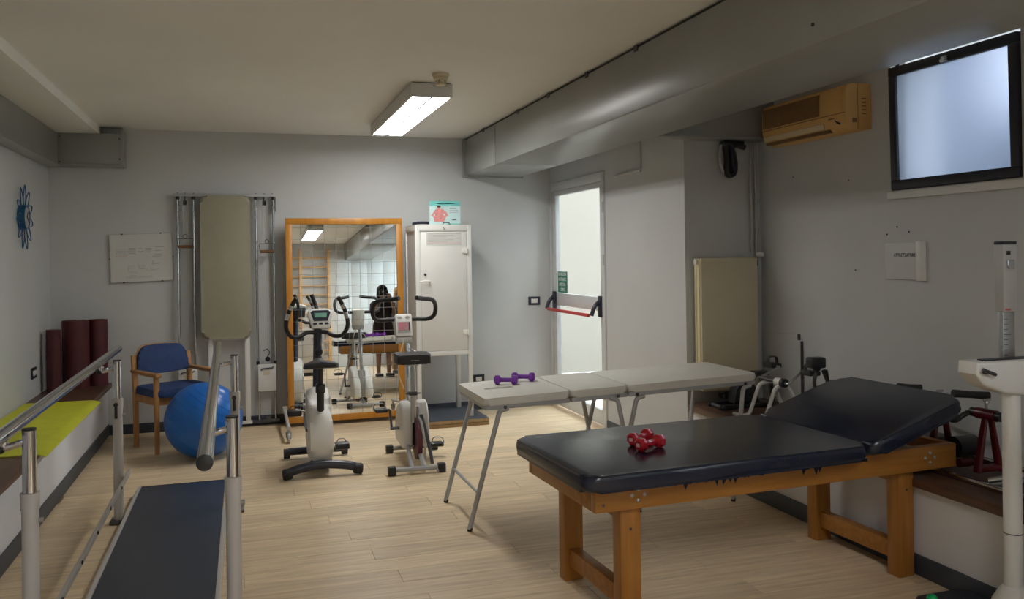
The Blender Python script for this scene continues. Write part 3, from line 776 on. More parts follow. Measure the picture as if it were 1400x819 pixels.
for i, (xa, xb, z, mm) in enumerate(((1.675, 1.85, 1.978, 'print_white'), (1.80, 1.865, 1.935, 'print_dark'), (1.795, 1.88, 1.915, 'print_grey'), (1.795, 1.885, 1.898, 'print_grey'), (1.82, 1.865, 1.83, 'print_dark'))):
    flat('print_line', mm, [(xa, z), (xb, z), (xb, z + .007), (xa, z + .007)])
b = new(); tube(b, curve([(1.46, 7.62, 1.797), (1.52, 7.64, 1.808), (1.60, 7.66, 1.809), (1.66, 7.67, 1.800)], 6), [.011] + [.013] * 16 + [.014] * 2, 10)
single('foam_tube', b, 'navy_plastic', 'short dark foam tube lying on the white cabinet behind the card', 'tube', loc=(1.56, 7.65, 1.782))
b = new(); tube(b, bend([(1.715, 7.52, 1.784), (1.725, 7.52, 1.806), (1.775, 7.52, 1.806), (1.785, 7.52, 1.784)], .018), .004, 8)
single('wire_handle', b, 'black_rubber', 'small black wire hoop on the white cabinet before the card', 'handle', loc=(1.75, 7.52, 1.78))
# ================================================================== EXERCISE BIKES
# dark upright bike; local y forward (towards the mirror)
t = thing('exercise_bike', 'dark exercise bike with white shell and green display before the mirror', 'exercise bike', (.495, 6.2, 0))
b = new(); tube(b, curve([(-.235, -.26, .045), (-.16, -.255, .068), (0, -.25, .085), (.16, -.255, .068), (.235, -.26, .045)], 6), .030, 14); rs = part('rear_stabilizer', b, 'navy_plastic', t)
for s in (-1, 1):
    b = new(); lathe(b, [(0, -.03), (.030, -.03), (.037, -.02), (.038, .02), (.030, .034), (0, .036)], 16, axis_mtx((s * .235, -.26, .0405), (s, -.02, -.12))); part('end_cap', b, 'black_rubber', rs)
b = new(); cyl(b, (-.20, .36, .055), (.20, .36, .055), .028, n=14); fs = part('front_stabilizer', b, 'navy_plastic', t)
for s in (-1, 1):
    b = new(); cyl(b, (s * .19, .36, .042), (s * .235, .36, .042), .036, n=14); part('end_cap', b, 'black_rubber', fs)
# shell: side profile in y-z, thickness in x
def side_prism(prof, w, bev, seg=3, c=0.0):
    bm = new(); slab(bm, prof, -w / 2, w / 2, bev=bev, seg=seg, mtx=Matrix.Translation((c, 0, 0)) @ Matrix(((0, 0, 1, 0), (1, 0, 0, 0), (0, 1, 0, 0), (0, 0, 0, 1))))
    return bm
prof = [p for p in [(-.20, .10), (-.10, .075), (.25, .085), (.34, .16), (.36, .28), (.32, .42), (.22, .52), (.16, .56), (.10, .54), (.02, .46), (-.06, .455), (-.14, .42), (-.19, .33), (-.215, .22)]]
prof = [tuple(v)[:2] for v in curve([(a, c, 0) for a, c in prof], 3, closed=True)]
part('shell', side_prism(prof, .155, .055, 5), 'white_plastic', t)
b = new(); box(b, -.075, .075, -.16, .30, .06, .10, bev=.02); part('lower_guard', b, 'navy_plastic', t)
b = new(); box(b, -.035, .035, -.27, .40, .055, .085, bev=.01); part('base_beam', b, 'navy_plastic', t)
b = new(); cyl(b, (0, -.10, .36), (0, -.135, .62), .026, n=14); cyl(b, (0, -.125, .56), (0, -.132, .615), .034, n=14); part('seat_tube', b, 'black_plastic', t)
b = new(); cyl(b, (0, -.13, .60), (0, -.15, .735), .019, n=14); part('seat_post', b, 'black_plastic', t)
b = new(); cyl(b, (0, -.16, .60), (0, -.20, .60), .016); part('adjuster_knob', b, 'black_plastic', t)
def loft(rings):
    bm = new(); R_ = [[bm.verts.new(p) for p in r] for r in rings]; n = len(R_[0])
    for A, B in zip(R_, R_[1:]):
        for q in range(n): bm.faces.new((A[q], A[(q + 1) % n], B[(q + 1) % n], B[q]))
    bm.faces.new(list(reversed(R_[0]))); bm.faces.new(R_[-1])
    return bm
rings = []
for y, w, th, z0 in ((-.265, .055, .010, .762), (-.258, .10, .022, .760), (-.22, .122, .030, .757), (-.17, .118, .030, .754), (-.11, .088, .028, .752), (-.05, .052, .026, .754), (.01, .034, .024, .757), (.05, .026, .020, .757), (.07, .014, .010, .755)):
    rings.append([(w * math.cos(a), y + .01, z0 + (th if math.sin(a) > 0 else th * .7) * math.copysign(abs(math.sin(a)) ** .38, math.sin(a)) - .5 * (w * math.cos(a)) ** 2 + (.005 * math.exp(-((w * math.cos(a)) / .03) ** 2) if math.sin(a) > 0 else 0)) for a in (2 * PI * k / 24 for k in range(24))])
b = loft(rings)
part('saddle', b, 'black_rubber', t)
b = new(); cyl(b, (0, .19, .50), (.012, .17, 1.00), .031, n=16); part('handlebar_column', b, 'navy_plastic', t)
b = new(); lathe(b, [(0, 0), (.028, 0), (.032, .01), (.028, .026), (.012, .03), (.010, .024), (0, .024)], 18, axis_mtx((.01, .145, .815), (0, -1, 0))); part('tension_knob', b, 'black_rubber', t)
hb = [(0, .16, .955), (.07, .16, .955), (.125, .14, .928), (.18, .10, .935), (.213, .07, .99), (.215, .06, 1.05), (.195, .05, 1.12), (.165, .03, 1.185), (.145, .02, 1.215)]
for s in (-1, 1):
    b = new(); tube(b, curve([(s * x, y, z) for x, y, z in hb], 5), .0155, 12); h = part('handlebar', b, 'black_rubber', t)
    pts = curve([(s * x, y, z) for x, y, z in hb[5:8]], 5)
    b = new(); tube(b, pts[1:5], .0172, 12); tube(b, pts[6:9], .0172, 12); part('pulse_sensor', b, 'chrome', h)
b = new(); tube(b, curve([(.02, .30, .98), (.03, .40, 1.06), (.02, .45, 1.14), (-.01, .45, 1.22)], 5), .015, 12); part('front_grip', b, 'black_rubber', t)
cm = Matrix.Translation((.032, .155, 1.055)) @ Matrix.Rotation(math.radians(-18), 4, 'X') @ Matrix(((1, 0, 0, 0), (0, 0, 1, 0), (0, 1, 0, 0), (0, 0, 0, 1)))
cpf = [(-.062, -.072), (.062, -.072), (.092, .03), (.088, .062), (.04, .078), (-.04, .078), (-.088, .062), (-.092, .03)]
b = new(); slab(b, cpf, -.005, .04, bev=.012, seg=2, mtx=cm); cn = part('console', b, 'white_plastic', t)
b = new(); slab(b, [(-.05, -.018), (.05, -.018), (.072, .045), (.055, .062), (-.055, .062), (-.072, .045)], -.008, -.0045, mtx=cm); part('display_surround', b, 'navy_plastic', cn)
b = new(); slab(b, [(-.042, .008), (.042, .008), (.046, .042), (-.046, .042)], -.0095, -.0078, mtx=cm); part('display', b, 'lcd_green', cn)
for x in (-.042, 0, .042):
    b = new(); slab(b, rrect(x - .014, x + .014, -.045, -.030, .006), -.008, -.0045, mtx=cm); part('button', b, 'navy_plastic', cn)
b = new(); slab(b, [(-.075, -.055), (.075, -.055), (.085, .05), (-.085, .05)], .04, .075, bev=.01, mtx=cm); part('back_shell', b, 'navy_plastic', cn)
b = new(); cyl(b, (-.09, .10, .26), (.09, .10, .26), .012)
part('crank_axle', b, 'dark_steel', t)
for s, dy, dz in ((-1, .03, .125), (1, -.03, -.125)):
    b = new(); tube(b, bend([(s * .085, .10, .26), (s * .095, .10 + dy * .6, .26 + dz * .6), (s * .095, .10 + dy, .26 + dz), (s * .12, .10 + dy, .26 + dz)], .012), .0085, 8); cr = part('crank', b, 'chrome', t)
    b = new(); box(b, s * .115, s * .215, .10 + dy - .05, .10 + dy + .05, .26 + dz - .022, .26 + dz + .022, bev=.01); part('pedal', b, 'black_plastic', cr)
    b = new(); tube(b, bend([(s * .125, .12 + dy, .26 + dz), (s * .135, .12 + dy, .26 + dz + .045), (s * .19, .12 + dy, .26 + dz + .045), (s * .20, .12 + dy, .26 + dz)], .02), .006, 6, flat=(1.6, .5)); part('strap', b, 'black_rubber', cr)

# pale bike with maroon flywheel
t = thing('exercise_bike', 'pale grey exercise bike with maroon flywheel and black bull horn bars', 'exercise bike', (1.15, 6.15, 0), math.radians(-2))
for y, xo, nm in ((-.35, -.02, 'rear_foot'), (.33, .05, 'front_foot')):
    b = new(); cyl(b, (xo - .15, y, .036), (xo + .15, y, .036), .0165, n=14); f = part(nm, b, 'table_grey', t)
    for s in (-1, 1):
        b = new(); box(b, xo + s * .145, xo + s * .20, y - .027, y + .027, .004, .062, bev=.008); part('end_cap', b, 'black_rubber', f)
b = new(); lathe(b, [(0, -.012), (.016, -.012), (.016, .012), (0, .012)], 14, axis_mtx((.13, -.36, .016), (1, 0, 0))); part('transport_wheel', b, 'grey_plastic', t)
for s in (-1, 1):
    b = new(); cyl(b, (s * .045 - .01, -.35, .04), (s * .03, .05, .16), .016, n=12); part('frame_tube', b, 'table_grey', t)
b = new(); cyl(b, (.02, .0, .12), (.05, .33, .04), .018, n=12); part('frame_tube', b, 'table_grey', t)
prof = [(-.06, .13), (-.02, .105), (.32, .105), (.36, .14), (.36, .22), (.26, .37), (.10, .435), (.0, .425), (-.05, .38), (-.075, .26)]
part('casing', side_prism(prof, .075, .016, 3, -.038), 'white_plastic', t)
prof2 = [(-.04, .15), (.0, .115), (.32, .105), (.36, .14), (.36, .22), (.24, .38), (.12, .435), (.05, .42), (.0, .34), (-.03, .24)]
part('casing', side_prism(prof2, .08, .02, 3, .09), 'white_plastic', t)
b = new(); box(b, -.01, .06, .02, .30, .12, .40, bev=.01); part('casing_core', b, 'grey_plastic', t)
b = new(); lathe(b, [(0, -.018), (.12, -.018), (.145, -.016), (.15, 0), (.145, .016), (.12, .018), (0, .018)], 36, axis_mtx((.03, -.07, .185), (1, 0, 0))); part('flywheel', b, 'maroon', t)
b = new(); tube(b, [(.04 + .003 * k, -.07 + .162 * math.cos(a), .185 + .162 * math.sin(a)) for k, a in ((k, math.radians(100 + 15 * k)) for k in range(12))], .006, 6, flat=(1.5, .5)); part('brake_belt', b, 'grey_plastic', t)
b = new(); tube(b, curve([(.055, -.10, .36), (.075, -.16, .26), (.09, -.24, .14), (.095, -.31, .05)], 5), .008, 6, flat=(1.8, .4)); part('tension_strap', b, 'dark_steel', t)
b = new(); cyl(b, (.005, -.06, .30), (.0, -.085, .70), .0195, n=14); part('seat_tube', b, 'brushed_steel', t)
b = new(); box(b, -.03, .03, -.105, -.045, .50, .525, bev=.004); cyl(b, (-.05, -.08, .512), (.06, -.08, .512), .005, n=8); part('seat_clamp', b, 'dark_steel', t)
b = new(); cyl(b, (0, -.085, .68), (0, -.087, .735), .014); box(b, -.04, .04, -.12, -.05, .715, .735, bev=.004); part('seat_bracket', b, 'brushed_steel', t)
b = new(); slab(b, rrect(-.12, .12, -.20, .05, .03), .735, .802, bev=.016, seg=3); part('saddle', b, 'black_rubber', t)
b = new(); box(b, -.03, .03, -.2005, -.1995, .762, .766); part('saddle_mark', b, 'grey_plastic', t)
b = new(); cyl(b, (.035, .22, .38), (.01, .29, .90), .018, n=14); part('handlebar_post', b, 'chrome', t)
b = new(); cyl(b, (.04, .205, .34), (.03, .235, .58), .025, n=14); part('post_sleeve', b, 'white_plastic', t)
b = new(); tube(b, bend([(.03, .26, .80), (.07, .20, .78), (.10, .16, .74)], .02), .006, 8); part('tension_lever', b, 'brushed_steel', t)
b = new(); tube(b, curve([(-.01, .24, .87), (-.05, .22, .75), (-.06, .22, .62), (-.02, .22, .50)], 6), .005, 8); part('cable', b, 'cream_plastic', t)
hb = [(0, .33, 1.02), (.10, .33, 1.02), (.19, .31, 1.02), (.232, .27, 1.05), (.238, .24, 1.12), (.205, .19, 1.17), (.12, .11, 1.185), (.065, .06, 1.195)]
for s in (-1, 1):
    b = new(); tube(b, curve([(s * x - .005, y, z) for x, y, z in hb], 5), .0165, 12); part('handlebar', b, 'black_rubber', t)
cm = Matrix.Translation((-.008, .29, .955)) @ Matrix.Rotation(math.radians(-14), 4, 'X')
b = new(); box(b, -.064, .064, -.03, .05, -.07, .105, bev=.012, mtx=cm); cn = part('console', b, 'white_plastic', t)
b = new(); box(b, -.06, .06, -.022, .05, -.115, -.068, bev=.01, mtx=cm); part('console_base', b, 'grey_plastic', cn)
b = new(); box(b, -.049, .049, -.0325, -.0295, -.038, .045, bev=0, mtx=cm); part('display_surround', b, 'grey_plastic', cn)
b = new(); box(b, -.042, .034, -.0345, -.0322, -.022, .04, mtx=cm); part('display', b, 'pink_screen', cn)
b = new(); box(b, .036, .044, -.0345, -.0322, -.022, .04, mtx=cm); part('display_bar', b, 'navy_plastic', cn)
for x in (-.03, .03):
    b = new(); lathe(b, [(0, 0), (.02, 0), (.018, .004), (0, .004)], 14, cm @ axis_mtx((x, -.0285, .078), (0, -1, 0)) @ Matrix.Diagonal((1, .5, 1, 1))); part('button', b, 'grey_plastic', cn)
b = new(); cyl(b, (-.14, .12, .23), (.15, .12, .23), .012); part('crank_axle', b, 'dark_steel', t)
for s, dy, dz in ((-1, .02, .135), (1, -.02, -.135)):
    b = new(); tube(b, bend([(s * .13, .12, .23), (s * .14, .12 + dy, .23 + dz), (s * .16, .12 + dy, .23 + dz)], .012), .009, 8); cr = part('crank', b, 'dark_steel', t)
    b = new(); box(b, s * .158, s * .25, .12 + dy - .045, .12 + dy + .045, .23 + dz - .014, .23 + dz + .014, bev=.01); part('pedal', b, 'black_plastic', cr)
    b = new(); tube(b, bend([(s * .165, .14 + dy, .23 + dz), (s * .18, .14 + dy, .23 + dz + .05), (s * .25, .14 + dy, .23 + dz + .045), (s * .262, .14 + dy, .23 + dz), (s * .24, .14 + dy, .23 + dz - .01)], .02), .006, 6, flat=(1.8, .5)); part('strap', b, 'dark_steel', cr)

# ================================================================== CHAIR, BALL, MATS
t = thing('armchair', 'wooden armchair with blue fabric seat and back behind the ball', 'chair', (-.555, 7.36, 0), math.radians(28))
def cb(name, m, *a, bev=.005, par=None): 
    b = new(); box(b, *a, bev=bev); return part(name, b, m, par or t)
for s in (-1, 1):
    x = s * .225
    b = new(); tube(b, [(x, .20, 0), (x, .20, .44), (x, .235, .735)], [.017, .021, .018], 8, flat=(1, 1.25)); part('rear_leg', b, 'chair_wood', t)
    b = new(); tube(b, [(x, -.20, 0), (x, -.20, .595)], [.016, .020], 8, flat=(1, 1.25)); part('front_leg', b, 'chair_wood', t)
    b = new(); slab(b, [(x - .022, -.245), (x + .022, -.245), (x + .03, -.1), (x + .022, .25), (x - .022, .25), (x - .03, -.1)], .595, .62, bev=.007); part('armrest', b, 'chair_wood', t)
    cb('side_rail', 'chair_wood', x - .012, x + .012, -.185, .185, .375, .435)
cb('front_rail', 'chair_wood', -.213, .213, -.208, -.186, .375, .435); cb('rear_rail', 'chair_wood', -.213, .213, .186, .208, .375, .435)
b = new(); slab(b, rrect(-.235, .235, -.235, .205, .05), .435, .495, bev=.024, seg=4); part('seat', b, 'chair_blue', t)
bk = [(-.20, .03), (-.185, .0), (0, -.01), (.185, 0), (.20, .03), (.205, .12), (.165, .205), (.09, .225), (-.09, .225), (-.165, .205), (-.205, .12)]
bk = [tuple(v)[:2] for v in curve([(a, c, 0) for a, c in bk], 3, closed=True)]
bmx = Matrix.Translation((0, .205, .585)) @ Matrix.Rotation(math.radians(80), 4, 'X')
b = new(); slab(b, bk, -.006, .034, bev=.014, seg=3, mtx=bmx); part('backrest', b, 'chair_blue', t)
bo = [(x * 1.03, (c - .1) * 1.05 + .105) for x, c in bk]
b = new(); slab(b, bo, -.020, -.006, bev=.004, mtx=bmx); part('back_shell', b, 'chair_wood', t)

b = new(); ball(b, (0, 0, 0), .283, 48)
o = single('exercise_ball', b, 'ball_blue', 'shiny blue exercise ball on the floor before the armchair', 'ball'); o.location = (-.31, 6.86, .283)
for k in range(-9, 10):
    if abs(k) > 5: continue
    z = k * .045 / .283; rr = .2834 * math.sqrt(max(0, 1 - z * z))
    b = new(); tube(b, [(rr * math.cos(2 * PI * j / 48), rr * math.sin(2 * PI * j / 48), z * .283) for j in range(48)], .0014, 5, closed=True); bmesh.ops.rotate(b, cent=(0, 0, 0), matrix=Matrix.Rotation(math.radians(35), 3, 'Y'), verts=b.verts)
    part('rib', b, 'ball_blue', o)

def mat_roll(x, y, r, h, label, turns=4):
    t = thing('rolled_mat', label, 'mat', (x, y, .452), group='rolled maroon mats')
    th = r / (turns + .6)
    pts = [((.25 * th + th * a / (2 * PI)) * math.cos(a), (.25 * th + th * a / (2 * PI)) * math.sin(a)) for a in (2 * PI * turns * k / (turns * 22) for k in range(turns * 22 + 1))]
    bm = new(); hw = th * .47; inn = []; outn = []
    for i, (px, py) in enumerate(pts):
        l = math.hypot(px, py) or 1; nx, ny = px / l, py / l
        outn.append((px + nx * hw, py + ny * hw)); inn.append((px - nx * hw * .9, py - ny * hw * .9))
    A = [bm.verts.new((*p, 0)) for p in outn]; B = [bm.verts.new((*p, 0)) for p in inn]
    A2 = [bm.verts.new((*p, h)) for p in outn]; B2 = [bm.verts.new((*p, h)) for p in inn]
    for i in range(len(pts) - 1):
        bm.faces.new((A[i], A[i + 1], A2[i + 1], A2[i])); bm.faces.new((B[i], B2[i], B2[i + 1], B[i + 1])); bm.faces.new((A2[i], A2[i + 1], B2[i + 1], B2[i])); bm.faces.new((A[i], B[i], B[i + 1], A[i + 1]))
    bm.faces.new((A[0], A2[0], B2[0], B[0])); bm.faces.new((A[-1], B[-1], B2[-1], A2[-1]))
    part('roll', bm, 'roll_red', t)
    return t
mat_roll(-1.478, 7.64, .055, .50, 'slim maroon rolled mat in the corner on the bench', 3)
mat_roll(-1.345, 7.80, .105, .56, 'thick maroon rolled mat, middle one of three on the bench', 5)
mat_roll(-1.195, 7.915, .078, .555, 'maroon rolled mat standing at the bench end by the back wall', 4)

b = new()
xs = [-1.555, -1.4, -1.25, -1.12, -1.10, -1.075, -1.045]; dz = [.001, 0, 0, 0, -.001, -.006, -.017]
g = [[b.verts.new((x + (.03 if i < 0 else 0), 5.17 + (7.03 - 5.17) * j / 8 + (.12 * (x + 1.3) * (-.35 if j == 8 else .3) if j in (0, 8) else 0), .4535 + dz[i])) for j in range(9)] for i, x in enumerate(xs)]
fs_ = [b.faces.new((g[i][j], g[i + 1][j], g[i + 1][j + 1], g[i][j + 1])) for i in range(6) for j in range(8)]
bmesh.ops.recalc_face_normals(b, faces=b.faces); bmesh.ops.solidify(b, geom=fs_, thickness=-.005)
single('yoga_mat', b, 'mat_yellow', 'flat lime yellow exercise mat spread on the dark wood bench', 'mat', loc=(-1.3, 6.1, .45))
# ================================================================== WALL PULLEY RACK WITH FOLDED PAD
t = thing('pulley_rack', 'chrome wall pulley rack with folded olive padded bench', 'pulley rack', (-.155, 7.95, 0))
b = new(); box(b, -.585, .272, 7.955, 7.985, 2.055, 2.083, bev=.003); part('top_bar', b, 'table_grey', t, True)
for x in (-.55, -.49, -.42, .105, .18, .25):
    b = new(); lathe(b, [(0, 0), (.008, 0), (.006, .006), (0, .007)], 8, Matrix.Translation((x, 7.97, 2.083))); part('nut', b, 'dark_steel', t, True)
for x, z0 in ((-.55, .42), (-.42, .42), (.105, .56), (.255, .56)):
    b = new(); cyl(b, (x, 7.965, z0), (x, 7.965, 2.055), .0125, n=14); g_ = part('guide_rod', b, 'chrome', t, True)
    b = new(); cyl(b, (x, 7.965, z0 - .012), (x, 7.965, z0 + .02), .0145, n=12); cyl(b, (x, 7.965, 2.03), (x, 7.965, 2.055), .0155, n=12); part('rod_collar', b, 'black_rubber', g_, True)
for xa in (-.485, .18):
    b = new(); box(b, xa - .075, xa + .08, 7.94, 7.96, .31, .552, bev=.004); w_ = part('weight_plate', b, 'white_enamel', t, True)
    b = new(); tube(b, bend([(xa - .05, 7.938, .50), (xa - .045, 7.93, .515), (xa + .05, 7.93, .52), (xa + .055, 7.938, .53)], .01), .005, 8); part('selector_pin', b, 'dark_steel', w_, True)
    b = new(); box(b, xa - .03, xa + .025, 7.9385, 7.9405, .455, .49); part('weight_label', b, 'cream_plastic', w_, True)
    for dx in (-.068, .072):
        b = new(); cyl(b, (xa + dx, 7.965, .05), (xa + dx, 7.965, .31), .0095, n=10); part('lower_rod', b, 'chrome', t, True)
    b = new(); box(b, xa - .13, xa + .105, 7.945, 7.985, .03, .055, bev=.003); box(b, xa - .01, xa + .03, 7.93, 7.945, .03, .085); part('base_bar', b, 'dark_steel', t, True)
    px = xa - .005
    b = new(); cyl(b, (px, 7.95, 2.055), (px, 7.945, 2.01), .006, n=8); lathe(b, [(0, -.010), (.024, -.010), (.018, 0), (.024, .010), (0, .010)], 14, axis_mtx((px, 7.94, 2.0), (1, .25, 0))); part('pulley', b, 'black_plastic', t, True)
    b = new(); cyl(b, (px + .016, 7.935, .60), (px + .016, 7.94, 2.0), .0022, n=6); cyl(b, (px - .016, 7.94, 1.70), (px - .016, 7.94, 2.0), .0022, n=6); part('cord', b, 'grey_plastic', t, True)
    b = new(); lathe(b, [(0, -.01), (.022, -.01), (.024, 0), (.022, .01), (0, .01)], 14, axis_mtx((px + .014, 7.93, .60), (.3, 1, 0))); tube(b, curve([(px + .01, 7.93, .62), (px + .03, 7.92, .66), (px + .01, 7.92, .69), (px - .02, 7.925, .675)], 5), .004, 8); part('snap_hook', b, 'black_plastic', t, True)
for xa, zz, wood in ((-.49, 1.615, 'handle_wood'), (.195, 1.565, 'handle_wood')):
    b = new(); cyl(b, (xa - .06, 7.915, zz), (xa + .06, 7.915, zz), .0135, n=12); hd = part('handle', b, wood, t, True)
    b = new(); tube(b, bend([(xa - .062, 7.915, zz), (xa - .066, 7.915, zz + .07), (xa + .066, 7.915, zz + .07), (xa + .062, 7.915, zz)], .012), .0028, 6)
    tube(b, [(xa + .0 + .018 * math.cos(2 * PI * k / 12), 7.915, zz + .09 + .018 * math.sin(2 * PI * k / 12)) for k in range(12)], .003, 6, closed=True); part('stirrup', b, 'dark_steel', hd, True)
    b = new(); cyl(b, (xa, 7.918, zz + .1), (xa - .02, 7.935, zz + .30), .0022, n=6); part('cord', b, 'grey_plastic', t, True)
for xa, s in ((-.525, 1), (.285, 1)):
    b = new(); box(b, xa - .012, xa + .006, 7.96, 8.0, 1.93, 2.05, bev=.004); part('wall_bracket', b, 'grey_plastic', t, True)
b = new(); slab(b, rrect(-.365, .055, .80, 2.062, .065, 8), -.045, .040, bev=.028, seg=4, mtx=Matrix.Translation((0, 7.915, 0)) @ Matrix.Rotation(PI / 2, 4, 'X')); part('folded_pad', b, 'olive_vinyl', t, True)
b = new(); box(b, -.345, .035, 7.962, 7.99, .78, 2.05); part('pad_board', b, 'white_enamel', t, True)
for x in (-.315, -.005):
    b = new(); box(b, x, x + .042, 7.93, 7.965, .055, .80, bev=.004); part('folded_leg', b, 'white_enamel', t, True)
b = new(); box(b, -.32, .05, 7.93, 7.985, .03, .055, bev=.003); part('base_bar', b, 'white_enamel', t, True)

# ================================================================== WALL ITEMS
# framed plan
t = thing('clip_frame', 'frameless clip picture with a printed plan on the back wall', 'picture', (-.85, 8.0, 1.31))
rot = Matrix.Translation((-.85, 0, 1.525)) @ Matrix.Rotation(math.radians(1.2), 4, 'Y') @ Matrix.Translation((.85, 0, -1.525))
rot = Matrix.Translation((-.85, 0, 1.525)) @ Matrix.Rotation(math.radians(-1.6), 4, 'Y') @ Matrix.Translation((.85, 0, -1.525))
def fb(name, m, x0, x1, y0, y1, z0, z1, par=None, bev=0):
    b = new(); box(b, x0, x1, y0, y1, z0, z1, bev=bev, mtx=rot); return part(name, b, m, par or t, True)
fb('backing', 'grey_plastic', -1.104, -.598, 8.004, 8.018, 1.315, 1.733)
sh = fb('plan_sheet', 'paper', -1.10, -.602, 7.998, 8.0035, 1.319, 1.729)
for x in (-1.0, -.69):
    for z in (1.315, 1.731): fb('clip', 'dark_steel', x - .008, x + .008, 7.994, 8.006, z - .004, z + .006)
for x in (-1.104, -.598): fb('clip', 'dark_steel', x - .003, x + .005, 7.994, 8.006, 1.515, 1.53)
random.seed(11)
for k in range(5): fb('print_line', 'print_grey' if k < 4 else 'print_red', -1.055, -.965 + .01 * (k % 2), 7.9972, 7.998, 1.60 - k * .016, 1.604 - k * .016, sh)
for k in range(6): fb('print_line', 'print_grey', -.955, -.895, 7.9972, 7.998, 1.605 - k * .011, 1.611 - k * .011, sh)
for x0, x1, z in ((-.875, -.84, 1.60), (-.82, -.77, 1.60), (-.82, -.77, 1.585), (-.82, -.775, 1.57), (-.88, -.83, 1.575), (-.74, -.66, 1.61), (-.74, -.69, 1.58), (-.74, -.68, 1.545), (-.76, -.69, 1.53)):
    fb('print_line', 'print_grey', x0, x1, 7.9972, 7.998, z, z + .006, sh)
for k in range(16):
    x = random.uniform(-.98, -.76); z = random.uniform(1.37, 1.47); w = random.uniform(.02, .07)
    fb('plan_wall', 'print_grey', x, x + w, 7.9972, 7.998, z, z + .003, sh); fb('plan_wall', 'print_grey', x, x + .003, 7.9972, 7.998, z, z + random.uniform(.01, .04), sh)
for z in (1.362, 1.352): fb('print_line', 'print_grey', -.98, -.77, 7.9972, 7.998, z, z + .003, sh)

# flower clock on the left wall (lies in the y-z plane)
t = thing('flower_clock', 'round wall clock ringed by blue wire flower petals', 'clock', (XL, 7.04, 1.83))
def cp(a, r, d): return (XL + d, 7.04 + r * math.sin(a), 1.83 + r * math.cos(a))
for k in range(11):
    a = 2 * PI * k / 11 + .05
    b = new(); tube(b, curve([cp(a - .22, .09, .03), cp(a - .25, .15, .032), cp(a - .08, .22, .034), cp(a, .24, .034), cp(a + .08, .22, .034), cp(a + .25, .15, .032), cp(a + .22, .09, .03)], 4), .004, 6); pt = part('petal', b, 'clock_blue', t, True)
b = new(); lathe(b, [(0, 0), (.092, 0), (.095, .03), (.09, .05), (.082, .05), (.08, .042), (0, .042)], 32, axis_mtx((XL + .001, 7.04, 1.83), (1, 0, 0))); part('case', b, 'clock_blue', t, True)
b = new(); lathe(b, [(0, 0), (.079, 0), (.079, .003), (0, .003)], 32, axis_mtx((XL + .044, 7.04, 1.83), (1, 0, 0))); part('dial', b, 'clock_face', t, True)
for a, l in ((.5, .045), (2.2, .065)):
    b = new(); tube(b, [cp(a + PI, .01, .0495), cp(a, l, .0495)], .0022, 6); part('hand', b, 'black_plastic', t, True)

def switch_plate(label, x0, x1, yw, z0, z1, axis='y', cat='switch', name='light_switch'):
    if axis == 'y':
        t = thing(name, label, cat, ((x0 + x1) / 2, yw, z0))
        b = new(); box(b, x0, x1, yw - .012, yw, z0, z1, bev=.003); part('plate', b, 'navy_plastic', t, True)
        b = new(); box(b, x0 + .028, x1 - .028, yw - .015, yw - .011, z0 + .022, z1 - .022, bev=.002); part('rocker', b, 'white_plastic', t, True)
    else:
        t = thing(name, label, cat, (yw, (x0 + x1) / 2, z0))
        b = new(); box(b, yw, yw + .012, x0, x1, z0, z1, bev=.003); part('plate', b, 'navy_plastic', t, True)
        b = new(); box(b, yw + .011, yw + .015, x0 + .03, x1 - .03, z0 + .022, z1 - .022, bev=.002); part('rocker', b, 'white_plastic', t, True)
switch_plate('dark framed light switch beside the glass door', 2.69, 2.812, YB, 1.0, 1.085)
switch_plate('dark framed socket low on the back wall beside the cabinet', 2.11, 2.225, YB, .255, .34, cat='socket', name='wall_socket')
switch_plate('dark framed socket above the bench near the rolled mats', 7.30, 7.46, XL, .60, .685, axis='x', cat='socket', name='wall_socket')

# sign box on the right wall
t = thing('sign_board', 'flat white wall sign reading ATTREZZATURE with rounded end strip', 'sign', (XR, 3.9, 1.33))
b = new(); box(b, XR - .012, XR, 3.792, 4.04, 1.332, 1.540, bev=.003); part('panel', b, 'sign_white', t, True)
b = new(); slab(b, [(XR, 3.738), (XR, 3.792), (XR - .012, 3.792), (XR - .03, 3.782), (XR - .036, 3.765), (XR - .03, 3.748), (XR - .012, 3.738)], 1.328, 1.545, bev=.002); part('end_strip', b, 'white_plastic', t, True)
lettering('lettering', 'ATTREZZATURE', .03, t, Matrix.Translation((-.0125, 3.884 - 3.9, 1.468 - 1.33)) @ Matrix.Rotation(-PI / 2, 4, 'Z') @ Matrix.Rotation(PI / 2, 4, 'X'), 'print_dark', width=.165)

# air conditioner
t = AC = thing('air_conditioner', 'yellowed wall air conditioner beside the high window', 'air conditioner', (XR, 4.48, 2.19))
AY0, AY1 = 4.07, 4.89
pf = [(XR, 2.20), (XR, 2.468), (3.36, 2.468), (3.315, 2.455), (3.30, 2.42), (3.298, 2.30), (3.315, 2.235), (3.36, 2.20), (3.42, 2.188)]
b = new(); slab(b, pf, AY0, AY1, bev=.012, seg=2, mtx=Matrix(((1, 0, 0, 0), (0, 0, 1, 0), (0, 1, 0, 0), (0, 0, 0, 1)))); part('body', b, 'aged_plastic', t, True)
b = new(); box(b, 3.294, 3.305, 4.30, 4.87, 2.305, 2.435, bev=.002); gr = part('grille', b, 'aged_grille', t, True)
for k in range(9):
    z = 2.316 + k * .0135
    b = new(); box(b, 3.2915, 3.2945, 4.305, 4.865, z, z + .005); part('slat', b, 'aged_grille', gr, True)
b = new(); box(b, 3.2945, 3.304, 4.10, 4.28, 2.302, 2.44, bev=.002); part('front_panel', b, 'aged_plastic', t, True)
